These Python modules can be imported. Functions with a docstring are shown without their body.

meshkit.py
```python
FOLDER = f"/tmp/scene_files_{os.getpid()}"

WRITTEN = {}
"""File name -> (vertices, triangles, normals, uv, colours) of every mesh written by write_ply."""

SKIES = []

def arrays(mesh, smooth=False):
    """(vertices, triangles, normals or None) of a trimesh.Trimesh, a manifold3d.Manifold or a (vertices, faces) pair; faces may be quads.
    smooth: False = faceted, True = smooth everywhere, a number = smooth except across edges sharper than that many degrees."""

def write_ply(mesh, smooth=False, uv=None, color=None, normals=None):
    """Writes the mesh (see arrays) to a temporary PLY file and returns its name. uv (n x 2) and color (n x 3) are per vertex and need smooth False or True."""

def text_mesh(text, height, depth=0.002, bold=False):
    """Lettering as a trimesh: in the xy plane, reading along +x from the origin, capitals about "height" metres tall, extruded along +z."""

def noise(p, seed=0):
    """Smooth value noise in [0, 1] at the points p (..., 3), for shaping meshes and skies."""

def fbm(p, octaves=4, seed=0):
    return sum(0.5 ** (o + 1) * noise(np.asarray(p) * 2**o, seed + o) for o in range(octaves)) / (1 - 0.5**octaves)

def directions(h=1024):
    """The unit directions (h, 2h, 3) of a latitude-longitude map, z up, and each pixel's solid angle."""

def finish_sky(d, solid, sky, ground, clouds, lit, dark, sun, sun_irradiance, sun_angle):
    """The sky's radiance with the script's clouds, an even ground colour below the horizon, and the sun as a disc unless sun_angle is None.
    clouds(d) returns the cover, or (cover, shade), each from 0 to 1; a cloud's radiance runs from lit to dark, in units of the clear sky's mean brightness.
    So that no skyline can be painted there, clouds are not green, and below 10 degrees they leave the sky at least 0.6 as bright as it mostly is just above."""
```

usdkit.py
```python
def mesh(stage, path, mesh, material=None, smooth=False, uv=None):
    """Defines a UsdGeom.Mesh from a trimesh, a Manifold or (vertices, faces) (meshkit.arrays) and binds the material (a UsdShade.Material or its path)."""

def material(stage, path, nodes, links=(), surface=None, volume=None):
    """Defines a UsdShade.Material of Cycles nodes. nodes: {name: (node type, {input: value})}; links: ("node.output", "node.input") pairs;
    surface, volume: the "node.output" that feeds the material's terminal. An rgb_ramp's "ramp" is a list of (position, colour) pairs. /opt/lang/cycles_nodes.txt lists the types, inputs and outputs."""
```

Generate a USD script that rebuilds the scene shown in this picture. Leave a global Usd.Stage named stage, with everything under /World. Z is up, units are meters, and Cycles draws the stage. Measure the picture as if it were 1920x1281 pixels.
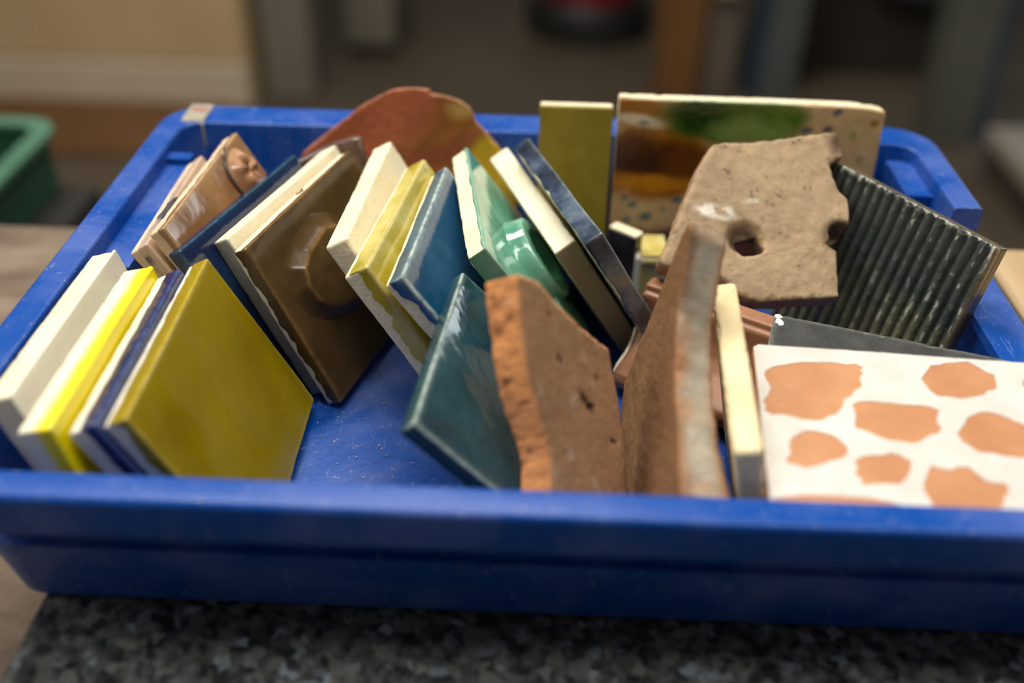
import math, random, itertools
import numpy as np, trimesh, manifold3d as m3
import meshkit, usdkit, shapely, shapely.geometry as sg
from pxr import Usd, UsdGeom, UsdLux, UsdShade, Gf, Sdf, Vt
from scipy.spatial.transform import Rotation as Rot

stage = Usd.Stage.CreateInMemory()
UsdGeom.SetStageUpAxis(stage, 'Z')
UsdGeom.Xform.Define(stage, '/World')
UsdGeom.Scope.Define(stage, '/World/Looks')
T_ = Sdf.ValueTypeNames

# ------------------------------------------------------------------ camera
EXPOSURE = 0.0
cam = UsdGeom.Camera.Define(stage, '/World/camera')
cam.AddTransformOp().Set(Gf.Matrix4d(0.99919701, 0.03589160, 0.01780806, 0, -0.03550044, 0.58701130, 0.80880001, 0,
                                     0.01857559, -0.80878274, 0.58781410, 0, -0.00435482, -0.21964022, 0.30237054, 1))
cam.CreateHorizontalApertureAttr(36.0)
cam.CreateFocalLengthAttr(36.0 * 1864.264 / 1920)
cam.CreateFStopAttr(2.9)
cam.CreateFocusDistanceAttr(0.432)
cam.CreateExposureAttr(EXPOSURE)
cam.CreateClippingRangeAttr(Gf.Vec2f(0.02, 100))


def S(r, g, b):
    return tuple(((c / 255 + .055) / 1.055) ** 2.4 if c > 10 else c / 255 / 12.92 for c in (r, g, b))


# ------------------------------------------------------------------ lamps of the workshop (no sky: an indoor photograph)
def rect(name, pos, target, w, h, intensity, color):
    l = UsdLux.RectLight.Define(stage, '/World/' + name)
    z = np.array(pos, float) - np.array(target, float); z /= np.linalg.norm(z)
    x = np.cross((0, 0, 1), z)
    x = np.array((1., 0, 0)) if np.linalg.norm(x) < 1e-6 else x / np.linalg.norm(x)
    y = np.cross(z, x)
    l.AddTransformOp().Set(Gf.Matrix4d(*x, 0, *y, 0, *z, 0, *map(float, pos), 1))
    l.CreateWidthAttr(w); l.CreateHeightAttr(h); l.CreateIntensityAttr(intensity); l.CreateColorAttr(Gf.Vec3f(*color))
    return l


WARM = (1.0, 0.95, 0.86)
rect('ceiling_lamp', (-0.45, 1.1, 1.75), (-0.35, 0.8, 0), 1.3, 0.45, 22.0, WARM)
rect('ceiling_lamp_001', (0.25, -0.02, 1.75), (0.25, -0.02, 0), 1.3, 0.45, 11.5, WARM)
rect('ceiling_lamp_002', (-1.6, -0.08, 1.35), (0, 0.02, 0), 0.9, 0.40, 10.0, WARM)
rect('window_light', (2.3, 2.9, 0.75), (0, 0.1, 0.05), 0.28, 1.5, 5.0, (0.85, 0.95, 1.0))
dome = UsdLux.DomeLight.Define(stage, '/World/room_light')
dome.CreateIntensityAttr(0.038); dome.CreateColorAttr(Gf.Vec3f(1.0, 0.92, 0.80))

# ------------------------------------------------------------------ helpers
used = {}


def numbered(parent, name):
    k = (parent, name); n = used.get(k, 0); used[k] = n + 1
    return name if n == 0 else f'{name}_{n:03d}'


def tag(prim, label=None, cat=None, group=None, kind=None):
    for k, v in (('label', label), ('category', cat), ('group', group), ('kind', kind)):
        if v: prim.SetCustomDataByKey(k, v)
    return prim


def frame(o, u, v, n):
    return Gf.Matrix4d(*map(float, u), 0, *map(float, v), 0, *map(float, n), 0, *map(float, o), 1)


def thing(name, label, cat, M=None, group=None, kind=None):
    x = UsdGeom.Xform.Define(stage, '/World/' + numbered('/World', name))
    if M is not None: x.AddTransformOp().Set(M)
    tag(x.GetPrim(), label, cat, group, kind)
    return x.GetPath().pathString


def part(parent, name, mesh, mat, smooth=35, Cd=None, M=None, label=None, wear=None):
    path = parent + '/' + numbered(parent, name)
    m = usdkit.mesh(stage, path, mesh, mat, smooth=True if Cd is not None or wear is not None else smooth)
    if Cd is not None:
        UsdGeom.PrimvarsAPI(m).CreatePrimvar('Cd', T_.Color3fArray, 'vertex').Set(Vt.Vec3fArray.FromNumpy(np.asarray(Cd, np.float32)))
    if wear is not None:
        UsdGeom.PrimvarsAPI(m).CreatePrimvar('wear', T_.FloatArray, 'vertex').Set(Vt.FloatArray.FromNumpy(np.asarray(wear, np.float32)))
    if M is not None: m.AddTransformOp().Set(M)
    if label: tag(m.GetPrim(), label)
    return m.GetPrim().GetPath().pathString


def fbm(p, octaves=4, seed=0):
    return meshkit.fbm(np.asarray(p, float), octaves, seed)


def axes(psi, th, rho):
    u = np.array([math.sin(psi), math.cos(psi), 0]); n0 = np.array([math.cos(psi), -math.sin(psi), 0]); z = np.array([0, 0, 1.])
    v = math.cos(th) * z - math.sin(th) * n0; n = math.cos(th) * n0 + math.sin(th) * z
    return math.cos(rho) * u + math.sin(rho) * v, -math.sin(rho) * u + math.cos(rho) * v, n


def samples(L, step, r):
    n = max(2, int(round((L - 2 * r) / step)))
    e = np.array([0, .12, .3, .55, .8]) * r
    return np.concatenate([e, np.linspace(r, L - r, n + 1), (L - e)[::-1]])


def rbox(w, h, t, r=.0012, step=.0025, steps=None):
    """Dense rounded box from 0 to (w, h, t); also the outward directions."""
    X, Y, Z = (samples(L, s, r) for L, s in zip((w, h, t), steps or (step,) * 3))
    V, F, off = [], [], 0

    def face(A, B, put, flip):
        nonlocal off
        a, b = np.meshgrid(A, B, indexing='ij'); V.append(put(a.ravel(), b.ravel()))
        i = np.arange(len(A) * len(B)).reshape(len(A), len(B)) + off
        q = np.stack([i[:-1, :-1], i[1:, :-1], i[1:, 1:], i[:-1, 1:]], -1).reshape(-1, 4)
        F.append(q[:, ::-1] if flip else q); off += a.size
    st = lambda *c: np.stack(np.broadcast_arrays(*c), -1)
    face(X, Y, lambda a, b: st(a, b, t), False); face(X, Y, lambda a, b: st(a, b, 0.), True)
    face(Y, Z, lambda a, b: st(w, a, b), False); face(Y, Z, lambda a, b: st(0., a, b), True)
    face(Z, X, lambda a, b: st(b, h, a), False); face(Z, X, lambda a, b: st(b, 0., a), True)
    V = np.vstack(V); q = np.vstack(F); f = np.vstack([q[:, [0, 1, 2]], q[:, [0, 2, 3]]])
    m = trimesh.Trimesh(V, f, process=True, merge_norm=True, merge_tex=True)
    p = np.array(m.vertices); hi = np.array([w, h, t]) - r
    c = np.clip(p, r, hi); d = p - c
    n = np.linalg.norm(d, axis=1, keepdims=True); d = d / np.maximum(n, 1e-12)
    return c + d * r, np.array(m.faces), d


def plainbox(a, b, r=.002):
    """A light box between two corners with chamfered edges."""
    a, b = np.array(a, float), np.array(b, float)
    r = min(r, (b - a).min() * .45)
    pts = [np.where(s, b, a) + np.where(np.arange(3) == k, 0, np.where(s, -r, r)) for s in itertools.product((0, 1), repeat=3) for s in [np.array(s)] for k in range(3)]
    return trimesh.convex.convex_hull(np.array(pts))


def lathe(profile, n=40):
    return trimesh.creation.revolve(np.array(profile, float), sections=n)


def tube(pts, rad, n=10, squash=None):
    pts = np.asarray(pts, float); rad = np.broadcast_to(rad, len(pts))
    tg = np.gradient(pts, axis=0); tg /= np.linalg.norm(tg, axis=1, keepdims=True)
    up = np.array([0, 0, 1.]); rings = []
    for p, t_, r_ in zip(pts, tg, rad):
        s = np.cross(t_, up)
        s = s / np.linalg.norm(s) if np.linalg.norm(s) > 1e-6 else np.array([1., 0, 0])
        b = np.cross(s, t_); a = np.linspace(0, 2 * np.pi, n, endpoint=False)
        rings.append(p + r_ * (np.cos(a)[:, None] * s + np.sin(a)[:, None] * b * (squash or 1)))
    V = np.vstack(rings + [pts[:1], pts[-1:]]); F = []; N = len(pts)
    for i in range(N - 1):
        for k in range(n):
            a, b = i * n + k, i * n + (k + 1) % n
            F += [[a, b, b + n], [a, b + n, a + n]]
    for k in range(n):
        F += [[N * n, (k + 1) % n, k], [N * n + 1, (N - 1) * n + k, (N - 1) * n + (k + 1) % n]]
    m = trimesh.Trimesh(V, F, process=False); m.fix_normals()
    return m


def slab_mesh(poly, t, refine=.002, lap=3, cut=None, back=False):
    """A shard: the outline in millimetres, thickness t along z (downwards with back), finely meshed with softened edges."""
    P = np.array(poly, float) / 1000
    cs = m3.CrossSection([P.tolist()], m3.FillRule.NonZero)
    m = m3.Manifold.extrude(cs, t)
    if back: m = m.translate((0, 0, -t))
    if cut is not None: m = m - cut
    m = m.refine_to_length(refine)
    mm = m.to_mesh()
    tm = trimesh.Trimesh(mm.vert_properties[:, :3].astype(float), mm.tri_verts, process=True)
    if lap: trimesh.smoothing.filter_laplacian(tm, lamb=.5, iterations=lap, volume_constraint=False)
    return tm


def rough(tm, amp, scale, seed=0, octaves=4):
    n = np.array(tm.vertex_normals); v = np.array(tm.vertices)
    tm.vertices = v + n * ((fbm(v * scale + 7.3, octaves, seed) - .5) * 2 * amp)[:, None]
    return tm


def jag(poly, step=2.0, amp=.5, seed=0):
    """Densify an outline (mm) and roughen it."""
    P = np.array(poly, float); out = []
    for a, b in zip(P, np.roll(P, -1, 0)):
        k = max(1, int(np.linalg.norm(b - a) / step))
        out += [a + (b - a) * i / k for i in range(k)]
    out = np.array(out); j = np.stack([out[:, 0] * .35, out[:, 1] * .35, out[:, 0] * 0 + seed * 3.7], -1)
    out[:, 0] += (fbm(j, 3, seed) - .5) * 2 * amp; out[:, 1] += (fbm(j + 11, 3, seed + 5) - .5) * 2 * amp
    return out


# ------------------------------------------------------------------ materials
def look(name, nodes, links, surface='p.BSDF'):
    return usdkit.material(stage, '/World/Looks/' + name, nodes, links, surface=surface)


def mat(name, ramp, scale=30, detail=5, rough=.6, rrange=0, bump=0, bscale=200, edge=None, erad=.0012, efac=1.0, stretch=(1, 1, 1), coat=0, loc=0, spec=.5,
        grad=None, speck=None, Cd=False, distortion=0, coord='object', nrough=.55):
    """Procedural look in the thing's own coordinates: a noise ramp, worn or thin edges, a gradient across one axis, specks, vertex colours."""
    N = {'tc': ('texture_coordinate', {}), 'mp': ('mapping', {'location': (loc, loc * .7, loc * 1.3), 'scale': stretch}),
         'nz': ('noise_texture', {'scale': scale, 'detail': detail, 'roughness': nrough, 'distortion': distortion}),
         'rp': ('rgb_ramp', {'ramp': ramp}), 'p': ('principled_bsdf', {'roughness': rough, 'specular_ior_level': spec, 'coat_weight': coat, 'coat_roughness': .05})}
    L = [('tc.' + coord, 'mp.vector'), ('mp.vector', 'nz.vector'), ('nz.fac', 'rp.fac')]
    col = 'rp.color'
    if Cd:
        N['at'] = ('attribute', {'attribute': 'Cd'}); N['mu'] = ('mix', {'mix_type': 'multiply', 'fac': 1.0})
        L += [('at.color', 'mu.color1'), (col, 'mu.color2')]; col = 'mu.color'
    if grad:      # (axis, from, to, colour, wobble)
        ax, a, b, c, wob = grad
        N['sx'] = ('separate_xyz', {}); N['gn'] = ('noise_texture', {'scale': 60, 'detail': 3}); N['gm'] = ('math', {'math_type': 'multiply_add', 'value2': wob, 'value3': -wob / 2})
        N['ga'] = ('math', {'math_type': 'add'}); N['gr'] = ('map_range', {'range_type': 'smoothstep', 'from_min': a, 'from_max': b, 'to_min': 0., 'to_max': 1., 'clamp': True})
        N['gx'] = ('mix', {'color2': c})
        L += [('tc.object', 'sx.vector'), ('tc.object', 'gn.vector'), ('gn.fac', 'gm.value1'), ('sx.' + ax, 'ga.value1'), ('gm.value', 'ga.value2'), ('ga.value', 'gr.value'), ('gr.result', 'gx.fac'), (col, 'gx.color1')]
        col = 'gx.color'
    if speck:     # (scale, threshold, colour, strength)
        sc, th, c, st = speck
        N['sv'] = ('noise_texture', {'scale': sc, 'detail': 3, 'roughness': .6}); N['sr'] = ('map_range', {'from_min': th, 'from_max': th + .06, 'to_min': 0., 'to_max': st, 'clamp': True}); N['sm'] = ('mix', {'color2': c})
        L += [('tc.object', 'sv.vector'), ('sv.fac', 'sr.value'), ('sr.result', 'sm.fac'), (col, 'sm.color1')]; col = 'sm.color'
    if edge:
        N['at2'] = ('attribute', {'attribute': 'wear'}); N['en'] = ('noise_texture', {'scale': 260, 'detail': 4})
        N['em'] = ('math', {'math_type': 'multiply', 'use_clamp': True}); N['eq'] = ('map_range', {'from_min': .3, 'from_max': .6, 'to_min': .35 * efac, 'to_max': efac, 'clamp': True}); N['ex'] = ('mix', {'color2': edge})
        L += [('tc.object', 'en.vector'), ('en.fac', 'eq.value'), ('at2.fac', 'em.value1'), ('eq.result', 'em.value2'), ('em.value', 'ex.fac'), (col, 'ex.color1')]
        col = 'ex.color'
    L.append((col, 'p.base_color'))
    if rrange:
        N['rr'] = ('map_range', {'from_min': .3, 'from_max': .7, 'to_min': max(.02, rough - rrange), 'to_max': rough + rrange}); N['rn'] = ('noise_texture', {'scale': 90, 'detail': 4})
        L += [('tc.object', 'rn.vector'), ('rn.fac', 'rr.value'), ('rr.result', 'p.roughness')]
    if bump:
        N['bn'] = ('noise_texture', {'scale': bscale, 'detail': 6, 'roughness': .6}); N['bu'] = ('bump', {'strength': 1.0, 'distance': bump})
        L += [('tc.object', 'bn.vector'), ('bn.fac', 'bu.height'), ('bu.normal', 'p.normal')]
    return look(name, N, L)


def two(a, b, lo=.35, hi=.65):
    return [(lo, a), (hi, b)]


CREAM = mat('bisque_cream', two(S(236, 222, 186), S(246, 236, 206)), 40, rough=.8, bump=.0003, bscale=700, speck=(900, .68, S(190, 175, 140), .5))
CREAM2 = mat('bisque_pale', two(S(238, 226, 190), S(248, 240, 212)), 30, rough=.82, bump=.0004, bscale=500, loc=3, speck=(500, .66, S(196, 180, 148), .5))
WHITE = mat('bisque_white', two(S(226, 222, 205), S(242, 238, 222)), 40, rough=.7, bump=.0002, bscale=600, loc=5)
GREYBISQ = mat('bisque_grey', two(S(196, 186, 164), S(226, 216, 190)), 60, rough=.85, bump=.0005, bscale=600, loc=7, speck=(300, .62, S(150, 140, 118), .7))
PINKBISQ = mat('bisque_pink', two(S(212, 186, 158), S(232, 208, 180)), 50, rough=.8, bump=.0003, bscale=600, loc=8)
ENDGREY = mat('bisque_rough_end', two(S(238, 228, 200), S(246, 238, 214)), 30, rough=.85, bump=.0005, bscale=420, loc=3, grad=('x', .0016, .0002, S(166, 148, 122), .0006))
ENDGREY2 = mat('bisque_grey_end', two(S(236, 224, 188), S(246, 236, 206)), 30, rough=.82, bump=.0003, bscale=420, loc=6, grad=('x', .0016, .0002, S(160, 158, 146), .0006))
STICK = mat('bisque_ivory', two(S(228, 208, 160), S(240, 226, 186)), 45, rough=.7, bump=.0003, bscale=500, loc=4)


# ------------------------------------------------------------------ the setting
FLOOR_M = mat('workshop_floor', two(S(76, 66, 54), S(88, 78, 64)), 2.5, rough=.55, bump=.0005, bscale=60)
WOOD_M = mat('old_workbench_wood', [(.3, S(74, 58, 46)), (.5, S(112, 95, 78)), (.7, S(138, 122, 106))], 20, detail=9, rough=.75, stretch=(.6, 1.6, 1), bump=.002, bscale=60, speck=(70, .66, S(60, 90, 66), .7))
TIMBER_M = mat('pale_timber', two(S(188, 158, 118), S(208, 180, 140)), 12, rough=.6, stretch=(6, .5, 1), loc=2)


def floor_sheet():
    return trimesh.Trimesh([(-7, -4, 0), (7, -4, 0), (7, 9, 0), (-7, 9, 0)], [(0, 1, 2), (0, 2, 3)], process=False)


p = UsdGeom.Xform.Define(stage, '/World/floor'); p.AddTranslateOp().Set((0, 0, -.8))
tag(p.GetPrim(), 'dark grey brown workshop floor far below the bench', 'floor', kind='structure')
part('/World/floor', 'floor_sheet', floor_sheet(), FLOOR_M, smooth=False)

TABLE_Z = -.03
bench = thing('workbench', 'worn brown wooden workbench under the granite slab and blue tray', 'workbench', Gf.Matrix4d().SetTranslate(Gf.Vec3d(-.2, 0, TABLE_Z)))
for k in range(2):
    y0 = -.44 + k * .395
    part(bench, 'plank', plainbox((-1.0, y0, -.04), (.58 + .1, y0 + .3946, -.0003 * (k % 2)), .0012), WOOD_M, smooth=False)
for x in (-.95, .6):
    for y in (-.38, .3):
        part(bench, 'leg', plainbox((x, y, -.768), (x + .07, y + .07, -.041), .003), WOOD_M, smooth=False)

# granite slab the tray stands on
N = {'tc': ('texture_coordinate', {}), 'wn': ('noise_texture', {'scale': 120, 'detail': 4}), 'wa': ('vector_math', {'math_type': 'multiply_add', 'vector2': (.008, .008, .008)}),
     'n1': ('noise_texture', {'scale': 140, 'detail': 6, 'roughness': .7}), 'r1': ('rgb_ramp', {'ramp': [(.32, S(20, 21, 22)), (.46, S(48, 50, 51)), (.58, S(76, 78, 78)), (.70, S(104, 107, 108))]}),
     'v1': ('voronoi_texture', {'scale': 235, 'feature': 'f1'}), 's1': ('separate_color', {}), 'm1': ('map_range', {'from_min': .91, 'from_max': .99, 'to_min': 0., 'to_max': .60, 'clamp': True}), 'mx': ('mix', {'color2': S(126, 138, 152)}),
     'm2': ('map_range', {'from_min': .66, 'from_max': .82, 'to_min': 0., 'to_max': .75, 'clamp': True}), 'my': ('mix', {'color2': S(16, 16, 16)}), 'm3': ('map_range', {'from_min': .7, 'from_max': .9, 'to_min': 0., 'to_max': .45, 'clamp': True}), 'mz': ('mix', {'color2': S(104, 106, 102)}),
     'p': ('principled_bsdf', {'roughness': .25, 'specular_ior_level': .5})}
GRANITE_M = look('granite', N, [('tc.object', 'wn.vector'), ('wn.color', 'wa.vector1'), ('tc.object', 'wa.vector3'), ('wa.vector', 'v1.vector'), ('tc.object', 'n1.vector'), ('n1.fac', 'r1.fac'), ('v1.color', 's1.color'),
                                ('s1.g', 'm2.value'), ('m2.result', 'my.fac'), ('r1.color', 'my.color1'), ('s1.b', 'm3.value'), ('m3.result', 'mz.fac'), ('my.color', 'mz.color1'), ('s1.r', 'm1.value'), ('m1.result', 'mx.fac'), ('mz.color', 'mx.color1'), ('mx.color', 'p.base_color')])
g = thing('granite_slab', 'speckled dark grey granite slab lying under the blue tray', 'granite slab', Gf.Matrix4d().SetTranslate(Gf.Vec3d(-.186, -.3, -.0292)))
part(g, 'slab', plainbox((0, 0, 0), (.6, .58, .0292), .002), GRANITE_M, smooth=False)

# ------------------------------------------------------------------ the blue tray
N = {'tc': ('texture_coordinate', {}), 'n1': ('noise_texture', {'scale': 22, 'detail': 7, 'roughness': .6, 'distortion': .4}), 'r1': ('map_range', {'from_min': .44, 'from_max': .74, 'to_min': 0., 'to_max': .60, 'clamp': True}),
     'n2': ('noise_texture', {'scale': 330, 'detail': 4, 'roughness': .7}), 'r2': ('map_range', {'from_min': .62, 'from_max': .74, 'to_min': 0., 'to_max': .75, 'clamp': True}),
     'mp': ('mapping', {'rotation': (0, 0, .6), 'scale': (9, 1, 1)}), 'n3': ('noise_texture', {'scale': 60, 'detail': 3, 'roughness': .7, 'distortion': 1.2}), 'r3': ('map_range', {'from_min': .63, 'from_max': .70, 'to_min': 0., 'to_max': .5, 'clamp': True}),
     'm0': ('mix', {'mix_type': 'mix', 'color1': S(6, 78, 170), 'color2': S(4, 66, 152)}), 'm1': ('mix', {'color2': S(104, 122, 188)}), 'm2': ('mix', {'color2': S(176, 178, 190)}), 'm3': ('mix', {'color2': S(110, 140, 205)}),
     'rr': ('map_range', {'from_min': .3, 'from_max': .7, 'to_min': .24, 'to_max': .5}), 'bn': ('noise_texture', {'scale': 420, 'detail': 4}), 'bu': ('bump', {'distance': .0001, 'strength': 1.0}),
     'p': ('principled_bsdf', {'specular_ior_level': .32})}
BLUE_M = look('blue_plastic', N, [('tc.object', 'n1.vector'), ('n1.fac', 'r1.value'), ('tc.object', 'n2.vector'), ('n2.fac', 'r2.value'), ('tc.object', 'mp.vector'), ('mp.vector', 'n3.vector'), ('n3.fac', 'r3.value'), ('n2.fac', 'm0.fac'),
                                ('m0.color', 'm1.color1'), ('r1.result', 'm1.fac'), ('m1.color', 'm2.color1'), ('r2.result', 'm2.fac'), ('m2.color', 'm3.color1'), ('r3.result', 'm3.fac'), ('m3.color', 'p.base_color'),
                                ('n1.fac', 'rr.value'), ('rr.result', 'p.roughness'), ('tc.object', 'bn.vector'), ('bn.fac', 'bu.height'), ('bu.normal', 'p.normal')])


def tray_mesh():
    # rings: x0, x1, y0, y1, z, corner radius; outside bottom, up to the rim, and down inside to the floor
    H = .0749
    R = [(-.1985, .1985, .0235, .2895, .0005, .016), (-.2000, .2000, .0215, .2915, .0020, .018), (-.2040, .2040, .0155, .2965, .0330, .020), (-.2040, .2040, .0158, .2965, .0345, .020),
         (-.2020, .2020, .0190, .2935, .0352, .018), (-.2035, .2035, .0175, .2950, .0565, .018), (-.2105, .2105, .0028, .3100, .0572, .024), (-.2125, .2125, .0008, .3120, .0578, .025), (-.2133, .2133, .0002, .3127, .0592, .025),
         (-.2135, .2135, .0000, .3128, .0725, .025), (-.2131, .2131, .0004, .3124, .0739, .0248), (-.2122, .2122, .0013, .3115, .0746, .024), (-.2110, .2110, .0024, .3104, H, .023),
         (-.2008, .2008, .0112, .2902, H, .014), (-.1998, .1998, .0122, .2892, .0745, .013), (-.1991, .1991, .0129, .2885, .0735, .0125),
         (-.1945, .1945, .0235, .2790, .0075, .013), (-.1935, .1935, .0245, .2780, .0052, .012), (-.1913, .1913, .0267, .2758, .0040, .010)]
    k = 9; V = []
    for x0, x1, y0, y1, z, r in R:
        a = np.linspace(0, np.pi / 2, k)
        for cx, cy, s in ((x1 - r, y1 - r, 0), (x0 + r, y1 - r, 1), (x0 + r, y0 + r, 2), (x1 - r, y0 + r, 3)):
            V += [(cx + r * math.cos(t + s * np.pi / 2), cy + r * math.sin(t + s * np.pi / 2), z) for t in a]
    n = 4 * k; F = []
    for i in range(len(R) - 1):
        for j in range(n):
            a, b = i * n + j, i * n + (j + 1) % n
            F += [(a, b, b + n), (a, b + n, a + n)]
    V += [(0, .156, R[0][4]), (0, .156, R[-1][4])]
    for j in range(n):
        F += [(len(V) - 2, (j + 1) % n, j), (len(V) - 1, (len(R) - 1) * n + j, (len(R) - 1) * n + (j + 1) % n)]
    m = m3.Manifold(m3.Mesh(np.array(V, np.float32), np.array(F, np.uint32)))
    box = lambda a, b: m3.Manifold.cube(np.array(b) - np.array(a)).translate(a)
    m = m - box((.15, .030, .0540), (.26, .2165, .12))                                   # the lowered grip at the right end
    m = m + box((.1935, .024, .0492), (.2133, .2225, .05395))
    m = m + box((-.2005, .150, .045), (-.1835, .2520, .0668))                            # moulded steps inside the ends
    m = m + box((-.2015, .2525, .040), (-.1865, .2600, .0700))
    m = m + box((.1855, .2430, .030), (.2005, .2840, .0672))
    return m


tray = thing('plastic_tray', 'shallow blue plastic tray holding the tile samples, scuffed and dusty', 'tray', Gf.Matrix4d(1))
part(tray, 'tray_body', tray_mesh(), BLUE_M, smooth=42)
TAPE_M = mat('tape', two(S(150, 146, 130), S(172, 166, 150)), 160, rough=.45, bump=.0004, bscale=300)
tv = [(-.2015, .3136, .068), (-.2015, .3134, .0745), (-.2015, .3110, .0756), (-.2015, .2896, .0756), (-.2012, .2880, .0738), (-.2008, .2862, .058)]
tv = np.array(tv); V = np.vstack([tv, tv + (.0125, 0, 0)]); V[5] += (.001, 0, .002); V[11] += (0, 0, .0045)
V = np.vstack([V, [[-.196, .2860, .0565]]])
F = [(i, i + 6, i + 7) for i in range(5)] + [(i, i + 7, i + 1) for i in range(5)] + [(5, 11, 12)]
tape = part(tray, 'tape', trimesh.Trimesh(np.array(V), F, process=False), TAPE_M, smooth=False, label='torn grey tape stuck over the back left corner of the rim')
REDPRINT = mat('red_print', two(S(150, 84, 74), S(176, 104, 92)), 200, rough=.6)
for x0, x1 in ((-.1990, -.1965), (-.1955, -.1930), (-.1920, -.1905)):
    part(tape, 'print_mark', plainbox((x0, .3010, .0757), (x1, .3070, .0759), .0001), REDPRINT, smooth=False)

rng = np.random.default_rng(5)
cr = []
for k in range(420):
    x, y = rng.uniform(-.13, .03), rng.uniform(.03, .16)
    if rng.random() < .3: x, y = rng.uniform(-.19, .19), rng.uniform(.03, .27)
    r = .00016 + .0006 * rng.random() ** 4
    b = trimesh.creation.icosphere(0, r); b.vertices *= rng.uniform(.5, 1.2, (len(b.vertices), 3)); b.apply_translation((x, y, .0040 + r * .5)); cr.append(b)
CRUMB = mat('clay_dust', two(S(150, 146, 150), S(206, 196, 180)), 300, rough=.9)
crumbs = usdkit.mesh(stage, '/World/clay_crumbs', trimesh.util.concatenate(cr), CRUMB)
tag(crumbs.GetPrim(), 'fine pale clay crumbs scattered over the floor of the blue tray', 'crumbs', kind='stuff')

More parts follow.
